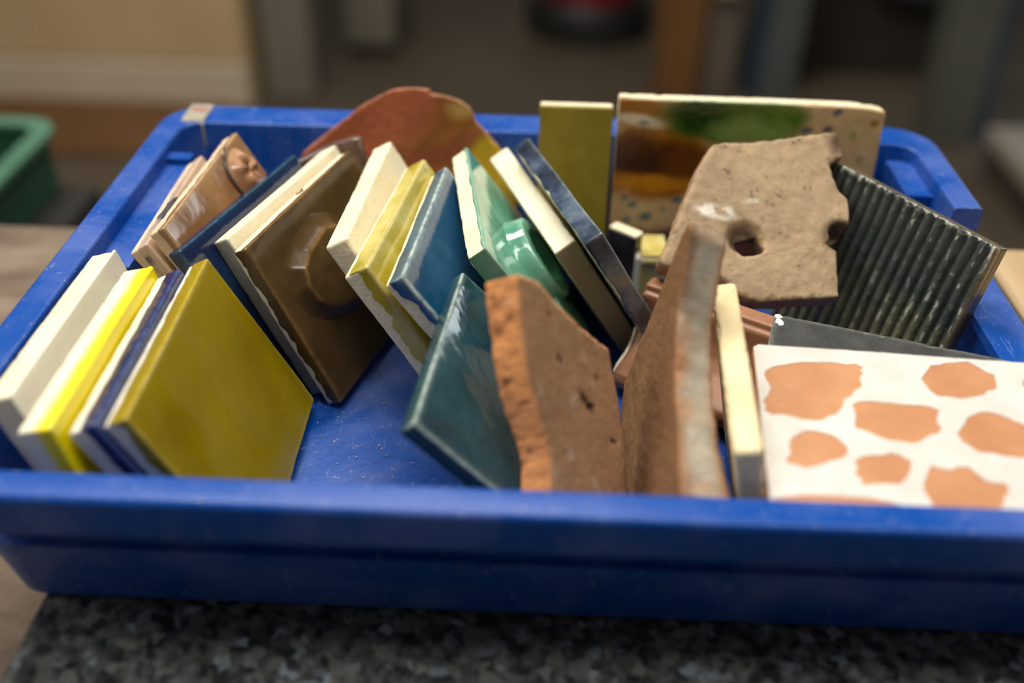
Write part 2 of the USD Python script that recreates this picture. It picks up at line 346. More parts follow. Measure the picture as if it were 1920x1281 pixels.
# ------------------------------------------------------------------ square tiles: fitted (origin, yaw, lean, roll, width, height, thickness)
POSE = {"T4": [-0.11065, 0.03002, 0.00542, -0.00402, 0.45871, 0.01162, 0.10115, 0.08302, 0.01008],
 "T3": [-0.12539, 0.02884, 0.00427, -0.00432, 0.4356, 0.01436, 0.09675, 0.08051, 0.01204],
 "T2": [-0.15981, 0.02464, 0.0041, 0.00651, 0.19016, 0.00754, 0.10121, 0.07766, 0.01295],
 "T1": [-0.17132, 0.03877, 0.00418, 0.00772, 0.27259, -0.00161, 0.09803, 0.07928, 0.01133],
 "T6": [-0.12516, 0.14547, 0.00453, 0.0585, 0.51735, -0.0002, 0.09819, 0.09207, 0.00894],
 "T5": [-0.13634, 0.14715, 0.00408, -0.01175, 0.54842, 0.00105, 0.0874, 0.08407, 0.01006],
 "T7": [-0.12014, 0.12695, 0.00422, 0.28961, 0.4946, -0.00101, 0.09985, 0.08684, 0.0072],
 "T8": [-0.10651, 0.14154, 0.00416, 0.29852, 0.50171, -3e-05, 0.10412, 0.08455, 0.00901],
 "T9": [-0.09747, 0.13441, 0.00495, 0.2886, 0.47217, 0.01195, 0.10094, 0.08352, 0.00848],
 "T10": [-0.05108, 0.14645, 0.00422, 0.06096, 0.51774, 0.00225, 0.09975, 0.08811, 0.01119],
 "T11": [-0.0354, 0.12128, 0.00459, 0.13192, 0.57241, 0.0019, 0.10231, 0.08916, 0.01279],
 "T12": [-0.01022, 0.11682, 0.00459, 0.09201, 0.63019, 0.00467, 0.10014, 0.09318, 0.00985],
 "T13": [0.02104, 0.15018, 0.00477, -0.15314, 0.61707, -0.00144, 0.09922, 0.09391, 0.01002],
 "T14": [0.04188, 0.18364, 0.0045, -0.34943, 0.54355, 0.00614, 0.10151, 0.0755, 0.01121],
 "T15": [0.06279, 0.17048, 0.00453, -0.34329, 0.54401, 0.0021, 0.101, 0.09245, 0.00918],
 "T25": [0.02131, 0.03225, 0.00458, 0.09572, 0.79637, -0.00191, 0.09901, 0.09827, 0.00793],
 "T28": [0.07994, 0.02477, 0.00396, 0.05434, 0.20698, 0.02497, 0.09837, 0.08171, 0.00959]}
seed_ = [0]


def warp(v, d, amp, seed, scale=28., fine=.00008):
    j = np.stack([v[:, 0] * scale, v[:, 1] * scale, v[:, 2] * scale * .4 + seed * 5.1], -1)
    return v + d * ((fbm(j, 3, seed) - .5) * 2 * amp + (fbm(v * 900, 2, seed + 3) - .5) * 2 * fine)[:, None]


def chip(v, size, seed, amp):
    """Small chips along the edges of a fired body."""
    near = sum(((v[:, k] < .0018) | (v[:, k] > size[k] - .0018)).astype(int) for k in range(3)) >= 2
    f = np.clip(fbm(v * 260 + seed * 3.3, 3, seed) - .56, 0, 1) * 6
    c = np.array(size) / 2
    return v - np.where(near, f, 0)[:, None] * amp * np.sign(v - c)


def wear_of(v, size, rad=.0010):
    d = [np.minimum(v[:, k], size[k] - v[:, k]) for k in range(3)]
    m = np.full(len(v), 9.)
    for a, b in ((0, 1), (0, 2), (1, 2)): m = np.minimum(m, np.hypot(d[a], d[b]))
    return np.exp(-(m / rad) ** 2)


def tile(key, name, label, body, glaze=None, tg=.0020, drip=(.0, .0), r=.0011, wavy=.0003, chips=.00025, bodyname='body', gwarp=.0003, dscale=140., wrad=.0010, group=None):
    P = POSE[key]; o = np.array(P[:3]); u, v, n = axes(*P[3:6]); w, h, t = P[6:9]
    seed_[0] += 1; s = seed_[0]
    root = thing(name, label, 'tile', frame(o, u, v, n), group=group)
    tb = t - (tg * .55 if glaze is not None else 0)
    vv, ff, dd = rbox(w, h, tb, r, .0024)
    vv = chip(warp(vv, dd, wavy, s), (w, h, tb), s, chips)
    part(root, bodyname, trimesh.Trimesh(vv, ff, process=False), body)
    if glaze is not None:
        e = .00035
        vv, ff, dd = rbox(w + 2 * e, h + 2 * e, tg, min(r * .95, tg * .48), .0020)
        back = vv[:, 2] < tg * .5
        D = drip if isinstance(drip, dict) else {}
        dd4 = D.get('all', drip if not D else (.0, .0))
        side = np.argmin(np.stack([vv[:, 0], w + 2 * e - vv[:, 0], vv[:, 1], h + 2 * e - vv[:, 1]]), 0)
        mean = np.choose(side, [D.get(k, dd4)[0] for k in ('near', 'far', 'bottom', 'top')]); amp = np.choose(side, [D.get(k, dd4)[1] for k in ('near', 'far', 'bottom', 'top')])
        j = np.stack([vv[:, 0] * dscale, vv[:, 1] * dscale, np.full(len(vv), s * 2.7)], -1)
        run = mean + amp * np.clip((fbm(j, 5, s + 9) - .5) * 4.2, -1.1, 1.1)
        wr = wear_of(vv, (w + 2 * e, h + 2 * e, tg), wrad); wr = np.where(back, 0, wr)
        vv = warp(vv, dd, gwarp, s) - (e, e, 0)
        vv[:, 2] += t - tg
        vv[:, 2] -= np.where(back, np.clip(run, 0, t - tg + .0003), 0)
        vv[:, 2] += np.where(~back, (fbm(j * 33. / dscale, 2, s + 4) - .5) * .0009, 0)
        part(root, 'glaze', trimesh.Trimesh(vv, ff, process=False), glaze, wear=wr)
    return root, w, h, t


def gl(name, c, edge=None, rough=.10, scale=22, loc=0, **k):
    return mat(name, c, scale, rough=rough, edge=edge, loc=loc, bump=k.pop('bump', .00025), bscale=k.pop('bscale', 60), coat=k.pop('coat', .25), **k)


# left front row
tile('T1', 'cream_tile', 'plain cream tile leaning against the left wall of the blue tray', CREAM, WHITE, tg=.0012, drip=(.0, .0))
YB = mat('yellow_edge', two(S(236, 226, 200), S(244, 236, 212)), 40, rough=.55, bump=.0002, bscale=600, grad=('z', .0045, .0092, S(250, 226, 4), .003))
tile('T2', 'yellow_tile', 'cream tile whose edge fades into bright lemon yellow glaze', YB, gl('lemon_glaze', two(S(240, 214, 0), S(252, 232, 6)), rough=.25), tg=.0022, drip=(.0, .0004))
tile('T3', 'navy_tile', 'white tile with dark navy purple glaze, leaning behind the big olive yellow tile', WHITE, gl('navy_purple_glaze', [(.3, S(24, 20, 62)), (.6, S(40, 34, 92)), (.75, S(70, 90, 140))], S(90, 120, 170), efac=.7, loc=1), tg=.003, drip={'top': (.0040, .0005), 'near': (.0024, .0006), 'all': (.003, .001)})
tile('T4', 'olive_tile', 'large glossy olive yellow tile at the front left, face in full view', WHITE, gl('olive_yellow_glaze', [(.28, S(128, 106, 4)), (.5, S(148, 126, 6)), (.72, S(164, 144, 14))], S(206, 184, 84), scale=16, efac=.8, loc=2, bump=.0003, bscale=45, speck=(420, .68, S(120, 96, 4), .5)), tg=.0026, drip={'top': (.0048, .0008), 'near': (.0024, .0016), 'all': (.002, .001)})

# left back row
tile('T5', 'patterned_tile', 'pinkish tile with dark streaks, farthest left of the back row by the tray wall', PINKBISQ, gl('dark_streak_glaze', [(.40, S(212, 184, 156)), (.47, S(196, 170, 146)), (.52, S(70, 68, 70)), (.62, S(90, 84, 80)), (.70, S(200, 176, 150))], scale=26, loc=3, rough=.2), tg=.004, drip=(.0014, .0012))
r6, w6, h6, t6 = tile('T6', 'tan_tile', 'tan brown glazed tile with a raised rosette, standing at the left of the back row', PINKBISQ, gl('tan_glaze', [(.3, S(120, 82, 44)), (.5, S(150, 108, 66)), (.7, S(178, 136, 92))], S(206, 176, 136), scale=34, loc=4, rough=.14), tg=.0026, drip=(.0010, .0012))
tile('T7', 'blue_tile', 'dark blue tile with a teal edge, right of the tan rosette tile', GREYBISQ, gl('dark_blue_glaze', [(.3, S(12, 24, 56)), (.55, S(22, 42, 84)), (.78, S(32, 68, 100))], S(84, 140, 152), loc=5, efac=.7), tg=.003, drip=(.0040, .0006), wrad=.0007)
r8, w8, h8, t8 = tile('T8', 'thick_cream_tile', 'thick cream tile left of the brown emblem tile, its near end grey', ENDGREY2, None, chips=.0003, group='thick cream tiles in the leaning row')
BROWNG = gl('brown_glaze', [(.28, S(50, 34, 14)), (.5, S(80, 60, 30)), (.72, S(104, 82, 48))], S(168, 126, 72), scale=24, loc=6, efac=.6, rough=.28, spec=.4, bump=.0004, bscale=60)
r9, w9, h9, t9 = tile('T9', 'brown_tile', 'dark brown glossy tile with a big raised round emblem', CREAM, BROWNG, tg=.0026, drip={'top': (.0002, .0004), 'near': (.0036, .0016), 'all': (.001, .001)}, dscale=200.)
tile('T10', 'thick_cream_tile', 'thick plain cream tile standing between the brown emblem tile and the mustard tile', CREAM2, None, chips=.0003, r=.0014, group='thick cream tiles in the leaning row')
tile('T11', 'mustard_tile', 'translucent mustard yellow tile with a cream body, left of the mid blue tile', CREAM2, gl('mustard_glaze', [(.28, S(168, 150, 22)), (.5, S(190, 174, 58)), (.7, S(212, 200, 118))], S(226, 214, 160), scale=40, loc=7, efac=.8, rough=.12), tg=.0045, drip={'top': (.0062, .0010), 'near': (.0026, .0030), 'all': (.004, .002)}, r=.0016, wrad=.0013)
tile('T12', 'blue_tile', 'mid blue glossy tile with pale worn edges, in the middle of the tray', CREAM2, gl('blue_glaze', [(.28, S(14, 58, 96)), (.5, S(24, 82, 122)), (.75, S(60, 112, 140))], S(206, 224, 216), scale=26, loc=8, efac=1.), tg=.0034, drip={'top': (.0044, .0006), 'near': (.0024, .0026), 'all': (.004, .001)}, wrad=.0012)
GREEN = gl('green_glaze', [(.28, S(54, 126, 104)), (.5, S(104, 168, 142)), (.75, S(140, 196, 172))], S(186, 218, 200), scale=30, loc=9, efac=.6, rough=.08)
r13, w13, h13, t13 = tile('T13', 'green_tile', 'sea green tile with raised scrolls, leaning in the middle of the tray', CREAM2, GREEN, tg=.0018, drip={'top': (.0001, .0006), 'near': (.0080, .0006), 'all': (.001, .001)}, wrad=.0011)
tile('T14', 'thick_cream_tile', 'plain cream tile with a rough grey end, next to the slate blue mottled tile', ENDGREY, None, chips=.0003, group='thick cream tiles in the leaning row')
tile('T15', 'mottled_tile', 'slate blue mottled glazed tile, last of the leaning row beside the small chips', GREYBISQ, gl('slate_blue_glaze', [(.33, S(18, 24, 44)), (.44, S(46, 58, 80)), (.55, S(92, 108, 128)), (.68, S(150, 140, 118))], S(150, 160, 160), scale=38, loc=10, efac=.7, rough=.18), tg=.003, drip=(.0060, .0006))
# front right
tile('T25', 'teal_tile', 'dark teal glossy tile with pale edges, propped beside the orange brick shard', GREYBISQ, gl('teal_glaze', [(.28, S(16, 42, 54)), (.5, S(30, 64, 76)), (.75, S(58, 96, 102))], S(196, 214, 202), scale=18, loc=11, bump=.00008, efac=1., rough=.07), tg=.0032, drip=(.0051, .0002), r=.0014, wrad=.0010)
tile('T28', 'ivory_tile', 'ivory tile seen edge on, leaning against the grey edged stone shard', STICK, None, chips=.0011, r=.0018)

# reliefs that belong to those tiles


def relief(R, hfun, n=26, m=56):
    rr = np.linspace(0, 1, n); a = np.linspace(0, 2 * np.pi, m, endpoint=False)
    V = [(0, 0, hfun(0., 0.))]; F = []
    for i in range(1, n):
        for t in a: V.append((R * rr[i] * math.cos(t), R * rr[i] * math.sin(t), hfun(rr[i], t)))
    for k in range(m): F.append((0, 1 + k, 1 + (k + 1) % m))
    for i in range(n - 2):
        for k in range(m):
            p, q = 1 + i * m + k, 1 + i * m + (k + 1) % m
            F += [(p, p + m, q + m), (p, q + m, q)]
    return trimesh.Trimesh(V, F, process=False)


def at(x, y, z): return Gf.Matrix4d().SetTranslate(Gf.Vec3d(x, y, z))


sm = lambda a, b, x: (lambda t: t * t * (3 - 2 * t))(min(1, max(0, (x - a) / (b - a))))




def heightfield(poly, height, fall, step=.0009, dip=None, base=-.0008, power=2.2, seed=1):
    P = sg.Polygon(poly); x0, y0, x1, y1 = P.bounds; m = fall + 1.5; k = step * 1000
    xs, ys = np.arange(x0 - m, x1 + m, k), np.arange(y0 - m, y1 + m, k)
    X, Y = np.meshgrid(xs, ys, indexing='ij'); pts = shapely.points(X.ravel(), Y.ravel())
    out = shapely.distance(pts, P).reshape(X.shape); inn = shapely.distance(pts, P.exterior).reshape(X.shape) * (out == 0)
    q = np.clip(out / fall, 0, 1)
    h = np.where(out > 0, (height - .5) * (1 - q) ** power * (1 - q * q), height - .5 * np.exp(-inn / .7))
    if dip: h = np.where(out > 0, h, h - dip[0] * np.clip((inn - dip[1]) / dip[2], 0, 1) ** 2 * (3 - 2 * np.clip((inn - dip[1]) / dip[2], 0, 1)))
    h = h + (fbm(np.stack([X * .09, Y * .09, 0 * X], -1).reshape(-1, 3), 3, seed).reshape(X.shape) - .5) * .8
    h = h + base * 1000 * np.clip(q * 1.5 - .5, 0, 1)
    V = np.stack([X, Y, h], -1).reshape(-1, 3) / 1000; n, mm_ = X.shape
    i = np.arange(n * mm_).reshape(n, mm_); q4 = np.stack([i[:-1, :-1], i[1:, :-1], i[1:, 1:], i[:-1, 1:]], -1).reshape(-1, 4)
    keep = out.ravel()[q4].min(1) < fall; q4 = q4[keep]
    wear = np.exp(-((inn - .5) / .6) ** 2).ravel() * (out.ravel() == 0) + np.exp(-(out / .5) ** 2).ravel() * (out.ravel() > 0) * .7
    ids, q4 = np.unique(q4, return_inverse=True); q4 = q4.reshape(-1, 4); V, wear = V[ids], wear[ids]
    return trimesh.Trimesh(V, np.vstack([q4[:, [0, 1, 2]], q4[:, [0, 2, 3]]]), process=False), wear


em, ew = heightfield([(40 + (a - 40) * 1.1, 48 + (b - 48) * 1.12) for a, b in [(37, 63.5), (29, 62.5), (21.5, 58.8), (18.6, 52), (20, 44.5), (25, 38.5), (32, 35), (42, 32), (54, 34), (60, 42), (60, 54), (54, 62), (46, 65)]], 5.6, 12.0, dip=(.6, 8, 8), power=2.4)
part(r9, 'emblem', em, BROWNG, M=at(0, 0, t9), wear=ew)
ROSE = gl('rosette_glaze', [(.3, S(150, 104, 68)), (.5, S(186, 140, 104)), (.7, S(210, 172, 138))], scale=60, loc=12, rough=.1)
part(r6, 'rosette', relief(.0145, lambda r, t: -.0004 + .0052 * (1 - sm(.45, .98, r)) * (.8 + .2 * math.cos(5 * t)) - .002 * (1 - sm(0, .35, r)), 22, 50), ROSE, smooth=True, M=at(.0825, .0765, t6))
DARKLINE = gl('dark_line_glaze', two(S(48, 44, 46), S(84, 78, 76)), rough=.15)
a = np.linspace(1.7, 4.6, 30)
part(r6, 'outline_line', tube(np.stack([.0160 * np.cos(a), .0160 * np.sin(a), 0 * a], -1), .0010 * np.sin(np.linspace(.25, np.pi - .25, 30)), 8), DARKLINE, smooth=True, M=at(.0825, .0765, t6 + .0001))
MARK = mat('pencil_mark', two(S(40, 32, 30), S(60, 50, 46)), 200, rough=.8)
a = np.linspace(-.4, 3.4, 20)
part(r9, 'curl_mark', tube(np.stack([.0575 + .0024 * np.cos(a), h9 + .0002 + 0 * a, .0024 + .0015 * np.sin(a)], -1), .00042, 6), MARK, smooth=True)

a = np.linspace(0, 2 * np.pi, 40, endpoint=False)
em, ew = heightfield(np.stack([47 + 22 * np.cos(a), 47 + 21.5 * np.sin(a)], -1), 8.0, 3.5, dip=(5.6, 7, 3.0), power=1.6, seed=5)
part(r13, 'scroll', em, GREEN, M=at(0, 0, t13), wear=ew * .8)
em, ew = heightfield([(17, 34), (24, 24), (31, 12), (35, 3), (47, 3), (46, 12), (42, 22), (36, 30), (28, 38)], 4.0, 3.0, seed=6)
part(r13, 'stem', em, GREEN, M=at(0, 0, t13), wear=ew * .5)


# ------------------------------------------------------------------ tiles standing against the back wall
def rvframe(p6):
    m = Rot.from_rotvec(p6[3:6]).as_matrix()
    return frame(p6[:3], m[:, 0], m[:, 1], m[:, 2])


OLIVE = mat('matt_olive', two(S(138, 122, 34), S(154, 138, 50)), 50, rough=.5, bump=.0004, bscale=700, spec=.35, loc=1, grad=None)
ol = thing('olive_strip_tile', 'narrow matt olive green tile upright against the back wall of the tray', 'tile', rvframe([-.0035, .2735, .0042, 1.415, 0, 0]))
vv, ff, dd = rbox(.0385, .0905, .0062, .001, .0025); part(ol, 'body', trimesh.Trimesh(warp(vv, dd, .0002, 41), ff, process=False), CREAM)
vv, ff, dd = rbox(.0391, .0908, .0022, .0008, .0025); part(ol, 'glaze', trimesh.Trimesh(warp(vv, dd, .0001, 42) + (-.0003, -.0009, .0059), ff, process=False), OLIVE)

LW, LH, LT = .1390, .0957, .0100
la = thing('landscape_tile', 'tall tile with green and amber landscape glaze standing at the back right', 'tile', rvframe([0.03757, 0.27461, 0.0045, 1.42502, 0.00406, -0.00454]))
vv, ff, dd = rbox(LW, LH, LT - .0012, .0012, .0028)
vv = chip(warp(vv, dd, .0003, 51), (LW, LH, LT - .0012), 51, .0008)
vv[:, 1] -= np.where(vv[:, 1] > LH * .5, .0022 * sm(0, 1, 1) * np.clip((vv[:, 0] - .118) / .021, 0, 1) ** 2, 0)
part(la, 'body', trimesh.Trimesh(vv, ff, process=False), CREAM)
vv, ff, dd = rbox(LW + .0004, LH - .0006, .0022, .0010, .0012, steps=(.0009, .0009, .0012))
vv = warp(vv, dd, .0002, 52); vv[:, 1] -= np.where(vv[:, 1] > LH * .5, .0022 * np.clip((vv[:, 0] - .118) / .021, 0, 1) ** 2, 0)
X, Y = vv[:, 0] * 1000, vv[:, 1] * 1000
wob = lambda s, k=.06, a=7.: (fbm(np.stack([X * k, Y * k, 0 * X + s], -1), 4, s) - .5) * 2 * a
C = np.tile(np.array(S(190, 158, 110)), (len(X), 1)) * (1 + .12 * (fbm(np.stack([X * .08, Y * .08, 0 * X], -1), 4, 2) - .5))[:, None]


def blob(C, cx, cy, rx, ry, col, soft=.25, s=1, a=4., rot=0.):
    dx, dy = X - cx + wob(s, .09, a), Y - cy + wob(s + 20, .09, a)
    c, s_ = math.cos(rot), math.sin(rot); dx, dy = dx * c + dy * s_, -dx * s_ + dy * c
    d = np.sqrt((dx / rx) ** 2 + (dy / ry) ** 2)
    f = np.clip((1 + soft - d) / (2 * soft), 0, 1); f = f * f * (3 - 2 * f)
    return C * (1 - f[:, None]) + np.array(col) * f[:, None]


C = blob(C, 14, 88, 26, 9, S(150, 96, 22), .35, 3, 4, -.35); C = blob(C, 34, 76, 14, 13, S(168, 116, 34), .4, 9, 4)
C = blob(C, 12, 84, 14, 3.2, S(214, 196, 160), .4, 4, 2, -.1)
C = blob(C, 18, 60, 40, 20, S(140, 86, 14), .2, 5, 4); C = blob(C, 16, 63, 34, 12, S(70, 38, 14), .45, 6, 6); C = blob(C, 10, 60, 18, 3, S(60, 34, 20), .6, 16, 3)
C = blob(C, 22, 50, 24, 4.5, S(176, 116, 22), .5, 7, 3); C = blob(C, 36, 62, 9, 9, S(96, 54, 16), .6, 8, 3)
C = blob(C, 58, 88, 38, 14, S(62, 92, 22), .25, 11, 5); C = blob(C, 44, 86, 15, 12, S(26, 56, 12), .5, 12, 4); C = blob(C, 86, 88, 12, 8, S(72, 104, 24), .5, 13, 3)
C = blob(C, 72, 80, 22, 6, S(112, 134, 66), .6, 14, 4)
for cx, cy, rx, ry, col, rot in ((114.5, 92, 2.6, 1.7, S(84, 84, 92), .6), (100, 82, 3.4, 1.8, S(90, 84, 84), .2), (111, 83, 3, 1.6, S(84, 80, 84), .2), (14, 83.3, 3, 1.2, S(120, 124, 124), 0), (134.6, 87, 2.3, 2.1, S(150, 108, 30), .5), (124, 80, 2.2, 2.4, S(150, 138, 80), .3), (130, 67.6, 2.4, 2.2, S(150, 130, 84), .2), (121, 58, 2.5, 2, S(96, 120, 100), .2),
                                 (11.6, 37, 2.4, 2, S(80, 104, 104), .3), (19.3, 30.5, 3.6, 2.2, S(74, 100, 92), .1), (7.1, 41, 1.7, 1.6, S(96, 108, 110), 0), (35.8, 40.8, 2.6, 2, S(84, 96, 96), 0), (8.8, 28.6, 2, 1.8, S(100, 120, 110), 0), (28, 35, 1.6, 1.3, S(120, 124, 100), 0)):
    C = blob(C, cx, cy, rx, ry, col, .45, int(cx), .8, rot)
C = blob(C, 50, 12, 70, 12, S(92, 52, 28), .3, 15, 3)
LANDM = mat('landscape_glaze', two((.9, .9, .9), (1.05, 1.05, 1.05)), 120, rough=.12, Cd=True, coat=.2, bump=.0005, bscale=80)
part(la, 'glaze', trimesh.Trimesh(vv + (-.0002, 0, LT - .0019), ff, process=False), LANDM, Cd=np.clip(C, 0, 1))

# small dark brown shard behind the brown emblem tile
sh = thing('brown_shard', 'small grey brown glazed shard poking up behind the brown emblem tile', 'tile shard', frame((-.1365, .2460, .0045), (math.cos(.03), 0, math.sin(.03)), (-.03, .12, .992), (0, -.99, .12)))
tm = rough(slab_mesh(jag([(0, 0), (46, 0), (47, 66), (44, 80), (40, 80.5), (26, 76), (10, 68), (2, 63)], 3, .4, 3), .007, .0022, 2), .0003, 120, 3)
part(sh, 'body', tm, gl('shard_glaze', [(.3, S(70, 54, 48)), (.5, S(104, 82, 72)), (.7, S(130, 104, 92))], S(170, 130, 110), scale=60, loc=13, rough=.2), smooth=True)

# round terracotta dish fragment leaning on the back rim
dp = [(-132.8, 64.1), (-125.9, 70.2), (-115.8, 78.4), (-108.3, 84.4), (-99.0, 91.1), (-91.0, 95.9), (-83.8, 99.3), (-75.9, 100.4), (-68.7, 100.3), (-62.8, 99.9), (-63.7, 97.6), (-59.5, 97.4), (-53.6, 96.7), (-47.6, 94.9), (-42.3, 91.6), (-39.6, 87.8), (-38.6, 84.0), (-32.9, 78.3), (-26.1, 71.4), (-19.2, 62.4), (-13.4, 48.0), (-16, 26), (-30, 8), (-50, 0), (-80, 0), (-112, 10), (-130, 34), (-136, 54)]
dish = thing('terracotta_dish', 'broken round terracotta dish with yellow and red brown slip, leaning on the back rim', 'dish fragment', frame((0, .254, .004), (1, 0, 0), (0, .34014, .94038), (0, -.94038, .34014)))
tm = slab_mesh(jag(dp, 2.5, .35, 8), .0065, .0018, 2, back=True)
v = np.array(tm.vertices); cx, cy = -.074, .042
rr = np.hypot(v[:, 0] - cx, v[:, 1] - cy)
v[:, 2] += np.clip(rr - .030, 0, None) ** 2 * 2.2 - .004
tm.vertices = v; tm = rough(tm, .0005, 70, 9)
v = np.array(tm.vertices); x, y = v[:, 0] * 1000, v[:, 1] * 1000
s = (x + 66) * .80 - (y - 88) * .60 + (fbm(v * 55, 4, 3) - .5) * 14          # across the diagonal colour border
f = np.clip((s + 2) / 12, 0, 1)[:, None]
C = np.array(S(168, 92, 58)) * (1 - f) + np.array(S(128, 78, 26)) * f
streak = (fbm(np.stack([(x * .6 + y * .8) * .02, (x * .8 - y * .6) * .15, 0 * x], -1), 4, 6))[:, None]
C = C * (.72 + .56 * streak)
fy = np.clip((x + 41 + (84 - y) * .35 + (fbm(v * 70, 3, 5) - .5) * 12) / 8, 0, 1)[:, None] * np.clip((84 - y) / 8, 0, 1)[:, None]
C = C * (1 - fy) + np.array(S(178, 150, 20)) * fy
fr = np.clip(1 - np.abs((x + 45) * .55 + (y - 74) * .8 + 2 + (fbm(v * 60, 3, 7) - .5) * 10 - (x + 45) * .95) / 7, 0, 1)[:, None] * np.clip((x + 92) / 20, 0, 1)[:, None] * .8
C = C * (1 - fr) + np.array(S(128, 58, 44)) * fr
ft = np.clip(1 - np.hypot((x + 46) / 11, (y - 90) / 7), 0, 1)[:, None] * 1.2
C = C * (1 - np.clip(ft, 0, 1)) + np.array(S(176, 142, 78)) * np.clip(ft, 0, 1)
nz = np.array(tm.vertex_normals)[:, 2]
fe = np.clip((.55 - nz) / .4, 0, 1)[:, None]
C = C * (1 - fe) + np.array(S(196, 140, 108)) * fe
DISHM = mat('dish_slip', two((.88, .88, .88), (1.08, 1.08, 1.08)), 200, rough=.42, Cd=True, bump=.0006, bscale=220, rrange=.1)
part(dish, 'body', tm, DISHM, Cd=np.clip(C, 0, 1))

# small yellow and white chips
ch = thing('yellow_chip', 'small pale yellow glazed corner piece between the holed stone and the mottled tile', 'tile piece', frame((.0492, .2285, .0045), (.995, .03, 0), (-.03, .995, 0), (0, 0, 1)))
vv, ff, dd = rbox(.0170, .0230, .0290, .0012, .0016); part(ch, 'body', trimesh.Trimesh(warp(vv, dd, .0004, 61), ff, process=False), WHITE)
YCH = gl('pale_yellow_glaze', [(.3, S(196, 178, 84)), (.5, S(222, 206, 120)), (.75, S(238, 226, 164))], S(240, 232, 190), scale=120, loc=14, rough=.08)
vv, ff, dd = rbox(.0150, .0225, .0022, .0010, .0014); part(ch, 'glaze', trimesh.Trimesh(warp(vv, dd, .0005, 62) + (.0025, .0003, .0283), ff, process=False), YCH)
vv, ff, dd = rbox(.0148, .0012, .0270, .0005, .0014); part(ch, 'front_glaze', trimesh.Trimesh(vv + (.0028, -.0009, .0010), ff, process=False), gl('dull_yellow_glaze', two(S(206, 190, 96), S(222, 206, 116)), loc=15, rough=.2))
q = tube([(.003, -.0011, .0262), (.006, -.0012, .0254), (.010, -.0011, .0248), (.0135, -.0010, .0246)], [.0011, .0009, .0007, .0003], 6)
part(ch, 'crack', q, DARKLINE, smooth=True)
wc = thing('white_chip', 'narrow dark sided chip with a white top, just left of the yellow chip', 'tile piece', frame((.0352, .2420, .0045), (.78, -.62, 0), (.62, .78, 0), (0, 0, 1)))
vv, ff, dd = rbox(.0170, .0065, .0385, .0008, .0016); part(wc, 'body', trimesh.Trimesh(warp(vv, dd, .0003, 63), ff, process=False), gl('umber_glaze', two(S(40, 30, 26), S(58, 44, 38)), loc=16, rough=.3))
vv, ff, dd = rbox(.0176, .0071, .0020, .0008, .0014); part(wc, 'top', trimesh.Trimesh(warp(vv, dd, .0003, 64) + (-.0003, -.0003, .0380), ff, process=False), CREAM)

# ------------------------------------------------------------------ ribbed dark tile
RW, RH, RT = .09756, .08556, .0080
rb = thing('ribbed_tile', 'dark glossy ribbed tile tilted at the right behind the holed stone', 'tile', rvframe([0.12886, 0.22916, 0.00339, 1.18156, -0.65016, -0.85593]))
vv, ff, dd = rbox(RW, RH, .0052, .0008, .0025); part(rb, 'body', trimesh.Trimesh(warp(vv, dd, .0003, 71), ff, process=False), gl('smoky_glaze', two(S(70, 66, 50), S(112, 98, 70)), loc=21, rough=.2))
vv, ff, dd = rbox(RW + .0006, RH + .0006, .0030, .0009, .0015, steps=(.00050, .0009, .0015))
ph = vv[:, 0] / .00585 + (fbm(np.stack([vv[:, 1] * 30, vv[:, 0] * 12, 0 * vv[:, 0]], -1), 2, 4) - .5) * .35
rib = np.abs(np.sin(np.pi * ph)) ** .75 * .0017
top = np.clip((vv[:, 2] - .0012) / .0016, 0, 1)
vv[:, 2] += top * (rib - .0006 + (fbm(vv * (120, 40, 0), 3, 5) - .5) * .0004)
vv[:, 1] += np.where(vv[:, 1] > RH * .5, (rib - .0008) * .6 * top, 0)
lows = fbm(vv * 55, 4, 12)
fz = np.clip((.052 - vv[:, 1]) / .045 + (lows - .5) * 1.2, 0, 1)[:, None]
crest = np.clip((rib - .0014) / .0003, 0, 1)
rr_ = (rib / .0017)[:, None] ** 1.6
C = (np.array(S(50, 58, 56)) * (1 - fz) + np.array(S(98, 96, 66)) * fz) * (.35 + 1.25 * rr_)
glint = (crest * np.clip((fbm(vv * (900, 330, 0), 4, 18) - .585) * 9, 0, 1) * np.clip(.25 + 1.3 * (vv[:, 0] / RW - .45) + .9 * (.4 - vv[:, 1] / RH) + 1.6 * np.clip((vv[:, 1] / RH - .86) * 6, 0, 1), 0, 1))[:, None]
C = C * (1 - glint) + np.array(S(214, 218, 206)) * glint  # glints on the rib crests, painted into the colour as pale flecks
ft = (np.clip((vv[:, 1] - (RH - .0012)) / .0012, 0, 1) * np.clip((fbm(vv * 500, 3, 8) - .45) * 6, 0, 1))[:, None]
C = C * (1 - ft * .8) + np.array(S(190, 194, 180)) * ft * .8  # painted glints along the top edge
fs = (np.clip((vv[:, 0] - (RW - .0010)) / .001, 0, 1))[:, None] * .6
C = C * (1 - fs) + np.array(S(140, 112, 70)) * fs
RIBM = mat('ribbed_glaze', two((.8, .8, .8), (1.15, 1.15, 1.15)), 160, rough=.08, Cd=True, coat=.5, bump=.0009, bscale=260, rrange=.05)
part(rb, 'ribbed_glaze', trimesh.Trimesh(vv + (-.0003, -.0003, .0049), ff, process=False), RIBM, Cd=np.clip(C, 0, 1))

